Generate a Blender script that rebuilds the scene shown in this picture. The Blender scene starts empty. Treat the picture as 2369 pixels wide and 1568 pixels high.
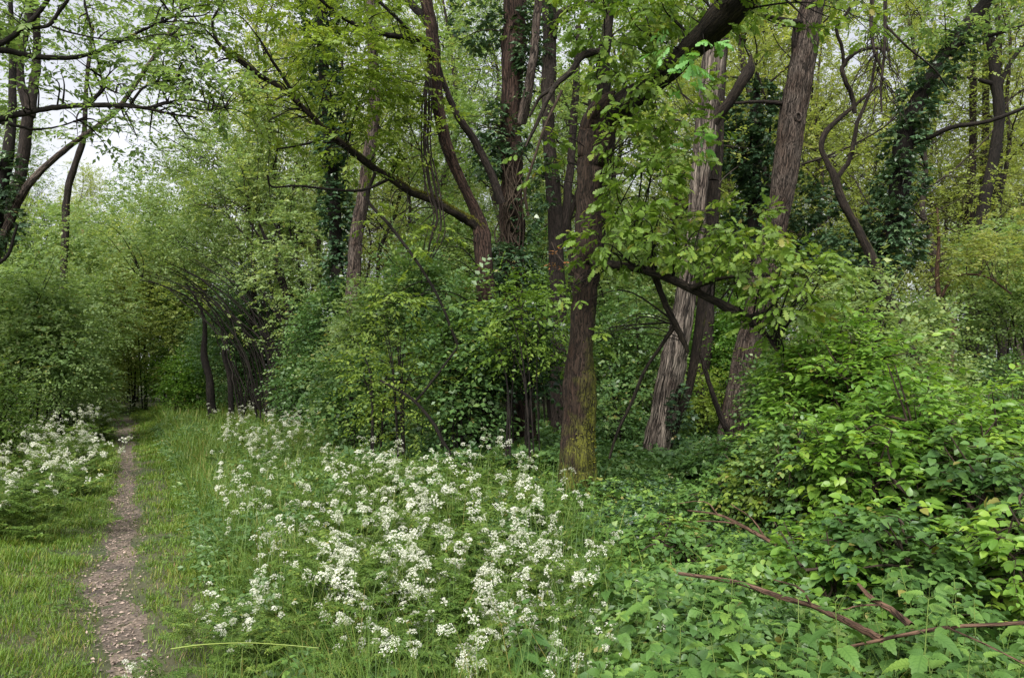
import bpy, math
import numpy as np
from mathutils import Vector

rng = np.random.default_rng(7)
R = math.radians
sc = bpy.context.scene
col = sc.collection

# ------------------------------------------------------------------ camera, sky, sun, exposure
EYE = 1.6
LENS = 26.0
FPX = LENS / 36.0 * 2369.0          # focal length in the pixels of the 2369-wide view of the photograph
PITCH = math.atan((860 - 784) / FPX)
cam_d = bpy.data.cameras.new("camera"); cam = bpy.data.objects.new("camera", cam_d); col.objects.link(cam)
cam_d.lens = LENS; cam_d.sensor_width = 36.0; cam_d.clip_end = 2000; cam_d.clip_start = 0.05
cam.location = (0, 0, EYE); cam.rotation_euler = (R(90) + PITCH, 0, 0)
sc.camera = cam

SUN_EL, SUN_ROT = R(46), R(196)
w = bpy.data.worlds.new("World"); sc.world = w; w.use_nodes = True
nt = w.node_tree; nt.nodes.clear()
out = nt.nodes.new('ShaderNodeOutputWorld'); bg = nt.nodes.new('ShaderNodeBackground')
sky = nt.nodes.new('ShaderNodeTexSky'); sky.sky_type = 'NISHITA'; sky.sun_disc = False
sky.sun_elevation = SUN_EL; sky.sun_rotation = SUN_ROT; sky.air_density = 1.0; sky.dust_density = 2.5
tc = nt.nodes.new('ShaderNodeTexCoord'); nz = nt.nodes.new('ShaderNodeTexNoise')
nz.inputs['Scale'].default_value = 3.0; nz.inputs['Detail'].default_value = 6
rmp = nt.nodes.new('ShaderNodeValToRGB')
rmp.color_ramp.elements[0].position = 0.3; rmp.color_ramp.elements[0].color = (6.0, 6.2, 7.0, 1)
rmp.color_ramp.elements[1].position = 0.7; rmp.color_ramp.elements[1].color = (10.6, 10.7, 11.3, 1)
mx = nt.nodes.new('ShaderNodeMix'); mx.data_type = 'RGBA'; mx.inputs[0].default_value = 0.86
nt.links.new(tc.outputs['Generated'], nz.inputs['Vector'])
nt.links.new(nz.outputs['Fac'], rmp.inputs['Fac'])
nt.links.new(sky.outputs['Color'], mx.inputs[6]); nt.links.new(rmp.outputs['Color'], mx.inputs[7])
nt.links.new(mx.outputs[2], bg.inputs['Color']); bg.inputs['Strength'].default_value = 0.048
nt.links.new(bg.outputs['Background'], out.inputs['Surface'])

sun_d = bpy.data.lights.new("sun", 'SUN'); sun = bpy.data.objects.new("sun", sun_d); col.objects.link(sun)
sun_d.energy = 3.4; sun_d.angle = R(42); sun_d.color = (1.0, 0.96, 0.90)
_dir = Vector((math.sin(SUN_ROT) * math.cos(SUN_EL), math.cos(SUN_ROT) * math.cos(SUN_EL), math.sin(SUN_EL)))
sun.rotation_euler = _dir.to_track_quat('Z', 'Y').to_euler()

sc.view_settings.view_transform = 'Standard'; sc.view_settings.look = 'None'
sc.view_settings.gamma = 1.0; sc.view_settings.exposure = 1.32
sc.render.engine = 'CYCLES'
cy = sc.cycles
cy.max_bounces = 6; cy.diffuse_bounces = 4; cy.glossy_bounces = 2; cy.transmission_bounces = 4; cy.transparent_max_bounces = 4
cy.use_denoising = True
cy.caustics_reflective = False; cy.caustics_refractive = False

# ------------------------------------------------------------------ helpers
_cp, _sp = math.cos(PITCH), math.sin(PITCH)
def W(px, py, d):
    """point seen at (px, py) of the photograph at d metres in front of the camera"""
    cx = (px - 1184.5) / FPX; cyy = -(py - 784.0) / FPX
    yy = d * (_cp - cyy * _sp); zz = d * (_sp + cyy * _cp)
    return np.array([cx * d, yy, EYE + zz])
def X(px, d): return (px - 1184.5) / FPX * d
def H(py, d): return W(1184, py, d)[2]

def terrain(x, y):
    x = np.asarray(x, float); y = np.asarray(y, float)
    z = 0.05 * np.sin(x * 0.7 + 1.3) * np.cos(y * 0.55) + 0.03 * np.sin(x * 1.9 + y * 1.3) + 0.012 * np.sin(x * 5.1) * np.sin(y * 4.3 + 1)
    pc = path_x(y); dp = np.abs(x - pc)
    z = z * np.clip(dp / 1.2, 0.15, 1) - 0.035 * np.exp(-(dp / 0.22) ** 2)
    return z
def path_x(y):
    y = np.asarray(y, float)
    return np.interp(y, [0, 3.2, 4.05, 5.07, 6.0, 7.0, 8.4, 10.1, 12.5, 15.2, 24.9, 39, 80], [-1.0, -1.62, -2.05, -2.70, -3.22, -3.66, -4.35, -5.25, -6.45, -7.9, -13.1, -20.0, -40])

def norm(v): return v / np.maximum(np.linalg.norm(v, axis=-1, keepdims=True), 1e-9)

def noise3(P, scale, seed=0, octs=3):
    r = np.random.default_rng(seed); out = np.zeros(len(P)); a = 1.0; tot = 0
    for o in range(octs):
        for k in range(4):
            d = norm(r.normal(size=3)); ph = r.uniform(0, 6.28)
            out += a * np.sin(P @ d * (2 * math.pi / scale) + ph + 1.3 * np.sin(P @ np.roll(d, 1) * (3.1 / scale) + ph * 2))
        tot += a * 2.0; a *= 0.55; scale *= 0.47
    return out / tot

class Acc:
    def __init__(s): s.v = []; s.q = []; s.t = []; s.n = 0; s.at = []; s.rn = []
    def add(s, V, Q=None, T=None, at=None, rn=None):
        V = np.asarray(V, float).reshape(-1, 3); n = len(V)
        s.v.append(V)
        if Q is not None and len(Q): s.q.append(np.asarray(Q).reshape(-1, 4) + s.n)
        if T is not None and len(T): s.t.append(np.asarray(T).reshape(-1, 3) + s.n)
        s.at.append(np.zeros((n, 3)) if at is None else np.asarray(at, float).reshape(-1, 3))
        s.rn.append(np.full(n, 0.5) if rn is None else np.asarray(rn, float).ravel())
        s.n += n
    def build(s, name, mat, parent=None, smooth=True):
        if name in ('limb', 'branch', 'ivy_stem', 'hanging_vine') and 1 < len(s.v) <= 20:   # each limb a part of its own
            o = None; st_ = 0
            for i in range(len(s.v)):
                b_ = Acc(); b_.v = [s.v[i]]; b_.q = [s.q[i] - st_]; b_.at = [s.at[i]]; b_.rn = [s.rn[i]]; b_.n = len(s.v[i]); st_ += b_.n
                o = b_.build(name, mat, parent, smooth)
            return o
        me = bpy.data.meshes.new(name)
        V = np.concatenate(s.v) if s.v else np.zeros((0, 3))
        Q = np.concatenate(s.q) if s.q else np.zeros((0, 4), int)
        T = np.concatenate(s.t) if s.t else np.zeros((0, 3), int)
        q_ = parent
        while q_ is not None: V = V - np.array(q_.location)[None, :]; q_ = q_.parent
        me.vertices.add(len(V)); me.vertices.foreach_set('co', V.astype(np.float32).ravel())
        nl = Q.size + T.size; me.loops.add(nl)
        me.loops.foreach_set('vertex_index', np.concatenate([Q.ravel(), T.ravel()]).astype(np.int32))
        me.polygons.add(len(Q) + len(T))
        st = np.concatenate([np.arange(len(Q)) * 4, Q.size + np.arange(len(T)) * 3]).astype(np.int32)
        me.polygons.foreach_set('loop_start', st)
        if smooth: me.polygons.foreach_set('use_smooth', np.ones(len(st), dtype=bool))
        a = me.attributes.new('bk', 'FLOAT_VECTOR', 'POINT'); a.data.foreach_set('vector', np.concatenate(s.at).astype(np.float32).ravel())
        a = me.attributes.new('rnd', 'FLOAT', 'POINT'); a.data.foreach_set('value', np.concatenate(s.rn).astype(np.float32))
        me.update(calc_edges=True)
        me.materials.append(mat)
        o = bpy.data.objects.new(name, me); col.objects.link(o)
        if parent is not None: o.parent = parent
        return o

def tag(o, label=None, cat=None, group=None, kind=None):
    if label: o['label'] = label
    if cat: o['category'] = cat
    if group: o['group'] = group
    if kind: o['kind'] = kind
    return o
def thing(name, label, cat, loc, group=None):
    o = bpy.data.objects.new(name, None); col.objects.link(o); o.location = tuple(float(c) for c in loc)
    o.empty_display_size = 0.2
    return tag(o, label, cat, group)
def dup(root, loc, rz, s, label=None, group=None):
    r = root.copy(); col.objects.link(r); r.location = tuple(float(c) for c in loc); r.rotation_euler = (0, 0, rz)
    r.scale = (s, s, s) if np.isscalar(s) else s
    if label: r['label'] = label
    if group: r['group'] = group
    for ch in root.children:
        c = ch.copy(); col.objects.link(c); c.parent = r
    return r

# ---- smooth curves and tubes
def catmull(P, n=6):
    P = np.asarray(P, float)
    if len(P) < 3: 
        t = np.linspace(0, 1, n + 1)[:, None]; return P[0] * (1 - t) + P[-1] * t
    E = np.vstack([2 * P[0] - P[1], P, 2 * P[-1] - P[-2]]); out = []
    for i in range(1, len(E) - 2):
        p0, p1, p2, p3 = E[i - 1], E[i], E[i + 1], E[i + 2]
        for k in range(n):
            t = k / n
            out.append(0.5 * ((2 * p1) + (-p0 + p2) * t + (2 * p0 - 5 * p1 + 4 * p2 - p3) * t * t + (-p0 + 3 * p1 - 3 * p2 + p3) * t ** 3))
    out.append(P[-1]); return np.array(out)

def tube(acc, P, r, sides=8, ridge=0.0, lump=0.0, seed=0):
    P = np.asarray(P, float); n = len(P); r = np.asarray(r, float)
    T = norm(np.gradient(P, axis=0))
    u = np.cross(T[0], [0, 0, 1.0]); 
    if np.linalg.norm(u) < 0.1: u = np.cross(T[0], [1.0, 0, 0])
    u = norm(u); U = np.zeros_like(P)
    for i in range(n):
        u = u - T[i] * np.dot(u, T[i]); u = norm(u); U[i] = u
    Vv = np.cross(T, U)
    L = np.concatenate([[0], np.cumsum(np.linalg.norm(np.diff(P, axis=0), axis=1))])
    a = np.linspace(0, 2 * math.pi, sides, endpoint=False)
    ca, sa = np.cos(a), np.sin(a)
    rr = r[:, None] * np.ones((1, sides))
    key = np.stack([np.broadcast_to(ca[None], (n, sides)) , np.broadcast_to(sa[None], (n, sides)), np.broadcast_to(L[:, None], (n, sides))], -1)
    if ridge: 
        k2 = key.copy(); k2[..., 2] *= 0.5
        rr = rr * (1 + ridge * noise3((k2 * np.array([2.2, 2.2, 1.0])).reshape(-1, 3), 1.0, seed + 5, 2).reshape(n, sides))
    if lump:
        rr = rr * (1 + lump * noise3((key * np.array([.6, .6, 1.6])).reshape(-1, 3), 1.6, seed + 9, 2).reshape(n, sides))
    V = P[:, None, :] + rr[..., None] * (ca[None, :, None] * U[:, None, :] + sa[None, :, None] * Vv[:, None, :])
    at = np.stack([np.broadcast_to(ca[None] , (n, sides)) * r[:, None], np.broadcast_to(sa[None], (n, sides)) * r[:, None], np.broadcast_to(L[:, None], (n, sides)) + seed % 17], -1)
    i = np.arange(n - 1)[:, None] * sides; j = np.arange(sides)[None]; j2 = (j + 1) % sides
    Q = np.stack([i + j, i + j2, i + sides + j2, i + sides + j], -1).reshape(-1, 4)
    acc.add(V, Q, at=at, rn=np.full(n * sides, (seed * 0.37) % 1.0))

def limb_pts(pts, ground=False):
    """pts: (px, py, width_px, d) from thick end to thin end -> points, radii"""
    P = np.array([W(p[0], p[1], p[3]) for p in pts]); r = np.array([p[2] * 0.5 / FPX * p[3] for p in pts])
    if ground:
        b = P[0].copy(); dirn = norm(P[0] - P[1]); 
        z0 = float(terrain(b[0], b[1])) - 0.15
        if b[2] > z0:
            k = (b[2] - z0) / max(0.3, -dirn[2] if dirn[2] < 0 else 0.3)
            nb = b + dirn * min(k, 4.0); nb[2] = z0
            P = np.vstack([nb, P]); r = np.concatenate([[r[0] * 1.25], r])
    return P, r
def limb(acc, pts, sides=8, sub=6, ground=False, ridge=0.0, lump=0.0, seed=0, jit=0.0):
    P, r = limb_pts(pts, ground)
    C = catmull(np.hstack([P, r[:, None]]), sub); Pc, rc = C[:, :3], np.maximum(C[:, 3], 0.002)
    if jit:
        Pc = Pc + jit * rc[:, None] * np.random.default_rng(seed).normal(size=Pc.shape) * (np.arange(len(Pc)) > 0)[:, None]
    tube(acc, Pc, rc, sides, ridge, lump, seed)
    return Pc, rc

# ---- leaf templates: V (k,3), quads; x along, y across, z normal
def strip_leaf(xs, ys, fold=0.25, droop=0.15, wave=0.0):
    n = len(xs); V = []
    for x in xs: V.append((x, 0, -droop * x * x))
    for s in (1, -1):
        for i, (x, y) in enumerate(zip(xs, ys)):
            V.append((x + (0.0), s * y, fold * y - droop * x * x + wave * ((i % 2) - .5) * y))
    Q = []
    for i in range(n - 1):
        Q.append((i, i + 1, n + i + 1, n + i)); Q.append((i + 1, i, 2 * n + i, 2 * n + i + 1))
    return np.array(V, float), np.array(Q)
QUAD = (np.array([(0, 0, 0), (.45, -.3, .07), (1, 0, -.08), (.5, .3, .09)], float), np.array([(0, 1, 2, 3)]))
OVAL = strip_leaf([0, .3, .65, 1.0], [0.01, .23, .2, .0], .3, .2)
FINE = strip_leaf([0, .4, 1.0], [0.02, .26, .0], .35, .15)
OAK = strip_leaf([0, .12, .22, .3, .42, .5, .64, .72, .86, 1.0], [.01, .05, .16, .08, .25, .11, .29, .14, .19, .02], .2, .25, .3)
NETTLE = strip_leaf([0, .06, .14, .2, .29, .35, .44, .5, .6, .66, .76, .82, .92, 1.0],
                    [.02, .22, .31, .27, .33, .28, .31, .24, .25, .18, .17, .11, .08, .0], .22, .35, .25)
IVY = strip_leaf([0, .02, .22, .36, .52, .66, 1.0], [.05, .22, .42, .24, .3, .16, .0], .12, .12, .2)
BRAMBLE = strip_leaf([0, .12, .3, .5, .7, .86, 1.0], [.02, .24, .33, .33, .25, .12, .0], .28, .22, .12)

def place(acc, tmpl, P, Xd, Zd, S, rnd):
    """merge len(P) copies of a leaf template into acc"""
    V, Q = tmpl; N = len(P)
    if N == 0: return
    Xd = norm(Xd); Y = norm(np.cross(Zd, Xd)); Z = np.cross(Xd, Y)
    S = np.broadcast_to(np.asarray(S, float), (N,))
    G = P[:, None, :] + S[:, None, None] * (V[None, :, 0:1] * Xd[:, None, :] + V[None, :, 1:2] * Y[:, None, :] + V[None, :, 2:3] * Z[:, None, :])
    k = len(V); QQ = (Q[None] + (np.arange(N) * k)[:, None, None]).reshape(-1, 4)
    at = np.broadcast_to(V[None], (N, k, 3))
    acc.add(G.reshape(-1, 3), QQ, at=at.reshape(-1, 3), rn=np.repeat(rnd, k))

UPV = np.array([0, 0, 1.0])
def twigs(acc, tmpl, P, D, L, m, size, spread=0.9, tilt=0.45, droop=0.25, opp=False, stem=None, srad=0.0025, g=rng):
    N = len(P)
    if N == 0: return
    D = norm(D); L = np.broadcast_to(np.asarray(L, float), (N,))
    up = norm(UPV + tilt * 0.6 * g.normal(size=(N, 3)))
    Sd = norm(np.cross(D, up)); tr = g.uniform(0, 1, N)
    Ps, Xs, Zs, Ss, Rs = [], [], [], [], []
    for j in range(m):
        last = j == m - 1
        if opp and not last: t = (j // 2 + 1) / (m // 2 + 1.0)
        else: t = (j + 1) / m
        sgn = 0 if last else (1 if j % 2 else -1)
        a = spread * g.uniform(.75, 1.2, N) * sgn
        X_ = D * np.cos(a)[:, None] + Sd * np.sin(a)[:, None]
        X_[:, 2] -= droop * g.uniform(.2, 1.2, N)
        Z_ = up + tilt * g.normal(size=(N, 3)) * .7
        pos = P + D * (L * t)[:, None]; pos[:, 2] -= 0.25 * L * t * t
        Ps.append(pos); Xs.append(X_); Zs.append(Z_); Ss.append(size * g.uniform(.45, 1.35, N) * (0.75 + 0.35 * math.sin(math.pi * min(t + .15, 1))))
        Rs.append(np.clip(.55 * tr + .45 * g.uniform(0, 1, N) + (.12 if last else 0), 0, 1))
    place(acc, tmpl, np.concatenate(Ps), np.concatenate(Xs), np.concatenate(Zs), np.concatenate(Ss), np.concatenate(Rs))
    if stem is not None:
        # three-sided tapering stems
        E = P + D * L[:, None]; E[:, 2] -= 0.25 * L; A = P - D * 0.15 * L[:, None]
        a = np.array([0, 2.09, 4.19]); Vv = norm(np.cross(Sd, D))
        ring = (np.cos(a)[None, :, None] * Sd[:, None] + np.sin(a)[None, :, None] * Vv[:, None])
        mid = P + D * (L * .5)[:, None]; mid[:, 2] -= 0.0625 * L
        V = np.concatenate([A[:, None] + ring * srad, mid[:, None] + ring * srad * .7, E[:, None] + ring * srad * .35], 1)
        base = np.array([(0, 1, 4, 3), (1, 2, 5, 4), (2, 0, 3, 5), (3, 4, 7, 6), (4, 5, 8, 7), (5, 3, 6, 8)])
        stem.add(V.reshape(-1, 3), (base[None] + (np.arange(N) * 9)[:, None, None]).reshape(-1, 4), rn=np.full(N * 9, .5))

LEAF_AREA = {id(QUAD[0]): .3, id(OVAL[0]): .29, id(FINE[0]): .27, id(OAK[0]): .3, id(NETTLE[0]): .42, id(IVY[0]): .5, id(BRAMBLE[0]): .45}
def clump(acc, c, rad, lai=3.0, size=.08, tmpl=QUAD, m=7, L=.35, gap=.0, gscale=1.2, shell=.55, seed=0, stem=None, srad=.0025,
          anchors=None, branches=0, bacc=None, brad=.012, opp=False, tilt=.45, droop=.25, out=.7, maxn=60000):
    """foliage mass: twigs of leaves through an ellipsoid, denser near the outside, with noise gaps"""
    g = np.random.default_rng(seed + 1000); c = np.asarray(c, float); rad = np.asarray(rad, float)
    area = math.pi * rad[0] * rad[2]; la = LEAF_AREA[id(tmpl[0])] * size * size
    N = int(min(maxn, lai * area / la / m)); N = max(N, 3)
    U = norm(g.normal(size=(N * 3, 3))); rr = g.uniform(0, 1, N * 3) ** (1 / 3.0) * (1 - shell) + shell * g.uniform(.6, 1.02, N * 3)
    P = c + U * rr[:, None] * rad
    nn = noise3(P, gscale, seed + 3) 
    P = P + (noise3(P, 1.5 * float(rad.max()), seed + 8, 2) * .25)[:, None] * rad * U
    keep = nn > (gap - .35 + .0)
    P = P[keep][:N]; U = U[keep][:N]
    D = U * out + g.normal(size=P.shape) * .5; D[:, 2] = D[:, 2] * .45 + .05
    twigs(acc, tmpl, P, D, L * g.uniform(.6, 1.3, len(P)), m, size, opp=opp, stem=stem, srad=srad, tilt=tilt, droop=droop, g=g)
    if branches and bacc is not None and anchors is not None:
        A = np.asarray(anchors)
        for k in range(branches):
            e = P[g.integers(len(P))]; dd = np.linalg.norm(A - e, axis=1) + g.uniform(0, .6, len(A)) + .8 * np.maximum(0, A[:, 2] - e[2]); s = A[np.argmin(dd)]
            bent = (s + e) / 2 + g.normal(size=3) * .10 * np.linalg.norm(e - s) + UPV * .12 * np.linalg.norm(e - s)
            C = catmull([s, bent, e], 5); ln = len(C)
            tube(bacc, C, np.linspace(brad * g.uniform(.6, 1.3), .003, ln), 5, seed=k)
    return P

# ------------------------------------------------------------------ materials
def mat_new(name):
    m = bpy.data.materials.new(name); m.use_nodes = True; n = m.node_tree; n.nodes.clear(); return m, n
def nd(n, t, **kw):
    x = n.nodes.new(t)
    for k, v in kw.items(): setattr(x, k, v)
    return x
def leaf_mat(name, c1, c2, c3=None, transl=.35, rough=.5, spec=.35, vein=0.0, nscale=1.4):
    if name not in ('petal', 'oak_young', 'dark_leaf', 'ivy_leaf'):
        c1, c2, c3 = [None if c is None else (c[0] * 1.13, c[1] * 1.0, c[2] * 1.15) for c in (c1, c2, c3)]
    m, n = mat_new(name); L = n.links.new
    at = nd(n, 'ShaderNodeAttribute', attribute_name='rnd')
    tcn = nd(n, 'ShaderNodeNewGeometry'); no = nd(n, 'ShaderNodeTexNoise'); no.inputs['Scale'].default_value = nscale; no.inputs['Detail'].default_value = 2
    L(tcn.outputs['Position'], no.inputs['Vector'])
    ad = nd(n, 'ShaderNodeMath', operation='MULTIPLY_ADD'); ad.inputs[1].default_value = .9; 
    L(no.outputs['Fac'], ad.inputs[0])
    oi = nd(n, 'ShaderNodeObjectInfo'); ov = nd(n, 'ShaderNodeMath', operation='MULTIPLY_ADD'); ov.inputs[1].default_value = .42; ov.inputs[2].default_value = -.21; L(oi.outputs['Random'], ov.inputs[0])
    a9 = nd(n, 'ShaderNodeMath', operation='ADD'); L(at.outputs['Fac'], a9.inputs[0]); L(ov.outputs[0], a9.inputs[1])
    sb = nd(n, 'ShaderNodeMath', operation='MULTIPLY_ADD'); sb.inputs[1].default_value = .85; sb.inputs[2].default_value = -.37
    L(a9.outputs[0], sb.inputs[0]); L(sb.outputs[0], ad.inputs[2])
    rp = nd(n, 'ShaderNodeValToRGB'); e = rp.color_ramp.elements
    e[0].position = .15; e[0].color = (*c1, 1); e[1].position = .75; e[1].color = (*c2, 1)
    if c3: x = e.new(.97); x.color = (*c3, 1)
    L(ad.outputs[0], rp.inputs['Fac']); colr = rp.outputs['Color']
    wg = nd(n, 'ShaderNodeMapRange'); wg.inputs[1].default_value = .925; wg.inputs[2].default_value = .97; wg.inputs[4].default_value = .75; L(at.outputs['Fac'], wg.inputs[0])
    wm = nd(n, 'ShaderNodeMix', data_type='RGBA'); L(wg.outputs[0], wm.inputs[0]); L(colr, wm.inputs[6]); wm.inputs[7].default_value = (.22, .17, .05, 1)
    if name != 'petal': colr = wm.outputs[2]
    if vein:
        av = nd(n, 'ShaderNodeAttribute', attribute_name='bk'); sp = nd(n, 'ShaderNodeSeparateXYZ'); L(av.outputs['Vector'], sp.inputs[0])
        ab = nd(n, 'ShaderNodeMath', operation='ABSOLUTE'); L(sp.outputs['Y'], ab.inputs[0])
        # side veins: stripes in x - 0.8|y|
        ma = nd(n, 'ShaderNodeMath', operation='MULTIPLY_ADD'); ma.inputs[1].default_value = -.8; L(ab.outputs[0], ma.inputs[0]); L(sp.outputs['X'], ma.inputs[2])
        mm = nd(n, 'ShaderNodeMath', operation='MULTIPLY'); mm.inputs[1].default_value = 50.0; L(ma.outputs[0], mm.inputs[0])
        si = nd(n, 'ShaderNodeMath', operation='SINE'); L(mm.outputs[0], si.inputs[0])
        g1 = nd(n, 'ShaderNodeMapRange'); g1.inputs[1].default_value = .55; g1.inputs[2].default_value = 1.0; L(si.outputs[0], g1.inputs[0])
        g2 = nd(n, 'ShaderNodeMapRange'); g2.inputs[1].default_value = .035; g2.inputs[2].default_value = .01; L(ab.outputs[0], g2.inputs[0])
        mxx = nd(n, 'ShaderNodeMath', operation='MAXIMUM'); L(g1.outputs[0], mxx.inputs[0]); L(g2.outputs[0], mxx.inputs[1])
        sc_ = nd(n, 'ShaderNodeMath', operation='MULTIPLY'); sc_.inputs[1].default_value = vein; L(mxx.outputs[0], sc_.inputs[0])
        mv = nd(n, 'ShaderNodeMix', data_type='RGBA', blend_type='MULTIPLY'); L(sc_.outputs[0], mv.inputs[0]); L(colr, mv.inputs[6]); mv.inputs[7].default_value = (.5, .6, .5, 1)
        colr = mv.outputs[2]
    p = nd(n, 'ShaderNodeBsdfPrincipled'); p.inputs['Roughness'].default_value = rough; p.inputs['Specular IOR Level'].default_value = spec
    L(colr, p.inputs['Base Color'])
    tr = nd(n, 'ShaderNodeBsdfTranslucent'); hs = nd(n, 'ShaderNodeMix', data_type='RGBA', blend_type='MULTIPLY'); hs.inputs[0].default_value = 1
    L(colr, hs.inputs[6]); hs.inputs[7].default_value = (1.35, 1.35, .75, 1); L(hs.outputs[2], tr.inputs['Color'])
    ms = nd(n, 'ShaderNodeMixShader'); ms.inputs[0].default_value = transl
    o = nd(n, 'ShaderNodeOutputMaterial'); L(p.outputs[0], ms.inputs[1]); L(tr.outputs[0], ms.inputs[2]); L(ms.outputs[0], o.inputs['Surface'])
    return m
def bark_mat(name, c1, c2, c3=None, moss=0.0, mossc=(.09, .10, .015), scale=60., stretch=.12, bump=.6, moss_top=3.0):
    """stretched fissured bark; moss near the foot of the trunk and in patches"""
    m, n = mat_new(name); L = n.links.new
    at = nd(n, 'ShaderNodeAttribute', attribute_name='bk'); mp = nd(n, 'ShaderNodeMapping'); mp.inputs['Scale'].default_value = (1, 1, stretch)
    L(at.outputs['Vector'], mp.inputs['Vector'])
    no = nd(n, 'ShaderNodeTexNoise'); no.inputs['Scale'].default_value = scale; no.inputs['Detail'].default_value = 5; no.inputs['Roughness'].default_value = .65; no.inputs['Distortion'].default_value = .6
    L(mp.outputs[0], no.inputs['Vector'])
    rp = nd(n, 'ShaderNodeValToRGB'); e = rp.color_ramp.elements; e[0].position = .36; e[0].color = (*c1, 1); e[1].position = .66; e[1].color = (*c2, 1)
    L(no.outputs['Fac'], rp.inputs['Fac'])
    big = nd(n, 'ShaderNodeTexNoise'); big.inputs['Scale'].default_value = 5.0; big.inputs['Detail'].default_value = 4
    mp2 = nd(n, 'ShaderNodeMapping'); mp2.inputs['Scale'].default_value = (1, 1, .5); L(at.outputs['Vector'], mp2.inputs['Vector']); L(mp2.outputs[0], big.inputs['Vector'])
    colr = rp.outputs['Color']
    bm = nd(n, 'ShaderNodeMapRange'); bm.inputs[1].default_value = .4; bm.inputs[2].default_value = .65; L(big.outputs['Fac'], bm.inputs[0])
    m1 = nd(n, 'ShaderNodeMix', data_type='RGBA'); L(bm.outputs[0], m1.inputs[0]); L(colr, m1.inputs[6])
    sc3 = nd(n, 'ShaderNodeMix', data_type='RGBA', blend_type='MULTIPLY'); sc3.inputs[0].default_value = 1; L(colr, sc3.inputs[6]); sc3.inputs[7].default_value = (*(c3 or (.7, .7, .75)), 1)
    L(sc3.outputs[2], m1.inputs[7]); colr = m1.outputs[2]
    if moss:
        ge = nd(n, 'ShaderNodeNewGeometry'); sp = nd(n, 'ShaderNodeSeparateXYZ'); L(ge.outputs['Position'], sp.inputs[0])
        hr = nd(n, 'ShaderNodeMapRange'); hr.inputs[1].default_value = moss_top; hr.inputs[2].default_value = 0.0; L(sp.outputs['Z'], hr.inputs[0])
        sn = nd(n, 'ShaderNodeSeparateXYZ'); L(ge.outputs['Normal'], sn.inputs[0])
        sx = nd(n, 'ShaderNodeMath', operation='MULTIPLY_ADD'); sx.inputs[1].default_value = .35; L(sn.outputs['X'], sx.inputs[0]); L(hr.outputs[0], sx.inputs[2])
        sz = nd(n, 'ShaderNodeMath', operation='MULTIPLY_ADD'); sz.inputs[1].default_value = .45; L(sn.outputs['Z'], sz.inputs[0]); L(sx.outputs[0], sz.inputs[2])
        n2 = nd(n, 'ShaderNodeTexNoise'); n2.inputs['Scale'].default_value = 7; n2.inputs['Detail'].default_value = 5; L(at.outputs['Vector'], n2.inputs['Vector'])
        a2 = nd(n, 'ShaderNodeMath', operation='ADD'); L(n2.outputs['Fac'], a2.inputs[0]); L(sz.outputs[0], a2.inputs[1])
        mr = nd(n, 'ShaderNodeMapRange'); mr.inputs[1].default_value = 1.25 - .5 * moss; mr.inputs[2].default_value = 1.6 - .5 * moss; L(a2.outputs[0], mr.inputs[0])
        n3 = nd(n, 'ShaderNodeTexNoise'); n3.inputs['Scale'].default_value = 40; L(at.outputs['Vector'], n3.inputs['Vector'])
        r3 = nd(n, 'ShaderNodeValToRGB'); e = r3.color_ramp.elements; e[0].position = .35; e[0].color = (mossc[0] * .45, mossc[1] * .45, mossc[2], 1); e[1].position = .65; e[1].color = (*mossc, 1); L(n3.outputs['Fac'], r3.inputs['Fac'])
        m2 = nd(n, 'ShaderNodeMix', data_type='RGBA'); L(mr.outputs[0], m2.inputs[0]); L(colr, m2.inputs[6]); L(r3.outputs['Color'], m2.inputs[7]); colr = m2.outputs[2]
    mpf = nd(n, 'ShaderNodeMapping'); mpf.inputs['Scale'].default_value = (1, 1, stretch * 1.3); L(at.outputs['Vector'], mpf.inputs['Vector'])
    nf = nd(n, 'ShaderNodeTexNoise'); nf.inputs['Scale'].default_value = scale * .55; nf.inputs['Detail'].default_value = 3; nf.inputs['Distortion'].default_value = 1.0; L(mpf.outputs[0], nf.inputs['Vector'])
    f1 = nd(n, 'ShaderNodeMath', operation='SUBTRACT'); f1.inputs[1].default_value = .5; L(nf.outputs['Fac'], f1.inputs[0])
    f2 = nd(n, 'ShaderNodeMath', operation='ABSOLUTE'); L(f1.outputs[0], f2.inputs[0])
    f3 = nd(n, 'ShaderNodeMapRange'); f3.inputs[1].default_value = .0; f3.inputs[2].default_value = .055; L(f2.outputs[0], f3.inputs[0])
    f4 = nd(n, 'ShaderNodeMix', data_type='RGBA'); L(f3.outputs[0], f4.inputs[0]); f4.inputs[6].default_value = (c1[0] * .5, c1[1] * .5, c1[2] * .5, 1); L(colr, f4.inputs[7]); colr = f4.outputs[2]
    p = nd(n, 'ShaderNodeBsdfPrincipled'); p.inputs['Roughness'].default_value = .85; p.inputs['Specular IOR Level'].default_value = .2; L(colr, p.inputs['Base Color'])
    bp = nd(n, 'ShaderNodeBump'); bp.inputs['Strength'].default_value = bump; bp.inputs['Distance'].default_value = .04; hh = nd(n, 'ShaderNodeMath', operation='MULTIPLY_ADD'); hh.inputs[1].default_value = .7; L(f3.outputs[0], hh.inputs[0]); L(no.outputs['Fac'], hh.inputs[2]); L(hh.outputs[0], bp.inputs['Height']); L(bp.outputs[0], p.inputs['Normal'])
    o = nd(n, 'ShaderNodeOutputMaterial'); L(p.outputs[0], o.inputs['Surface'])
    return m
M = {}
M['oak_leaf'] = leaf_mat('oak_leaf', (.075, .16, .022), (.13, .235, .03), (.19, .28, .035), transl=.4, vein=.4)
M['oak_young'] = leaf_mat('oak_young', (.10, .25, .06), (.17, .36, .10), transl=.35, vein=.4)
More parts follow.
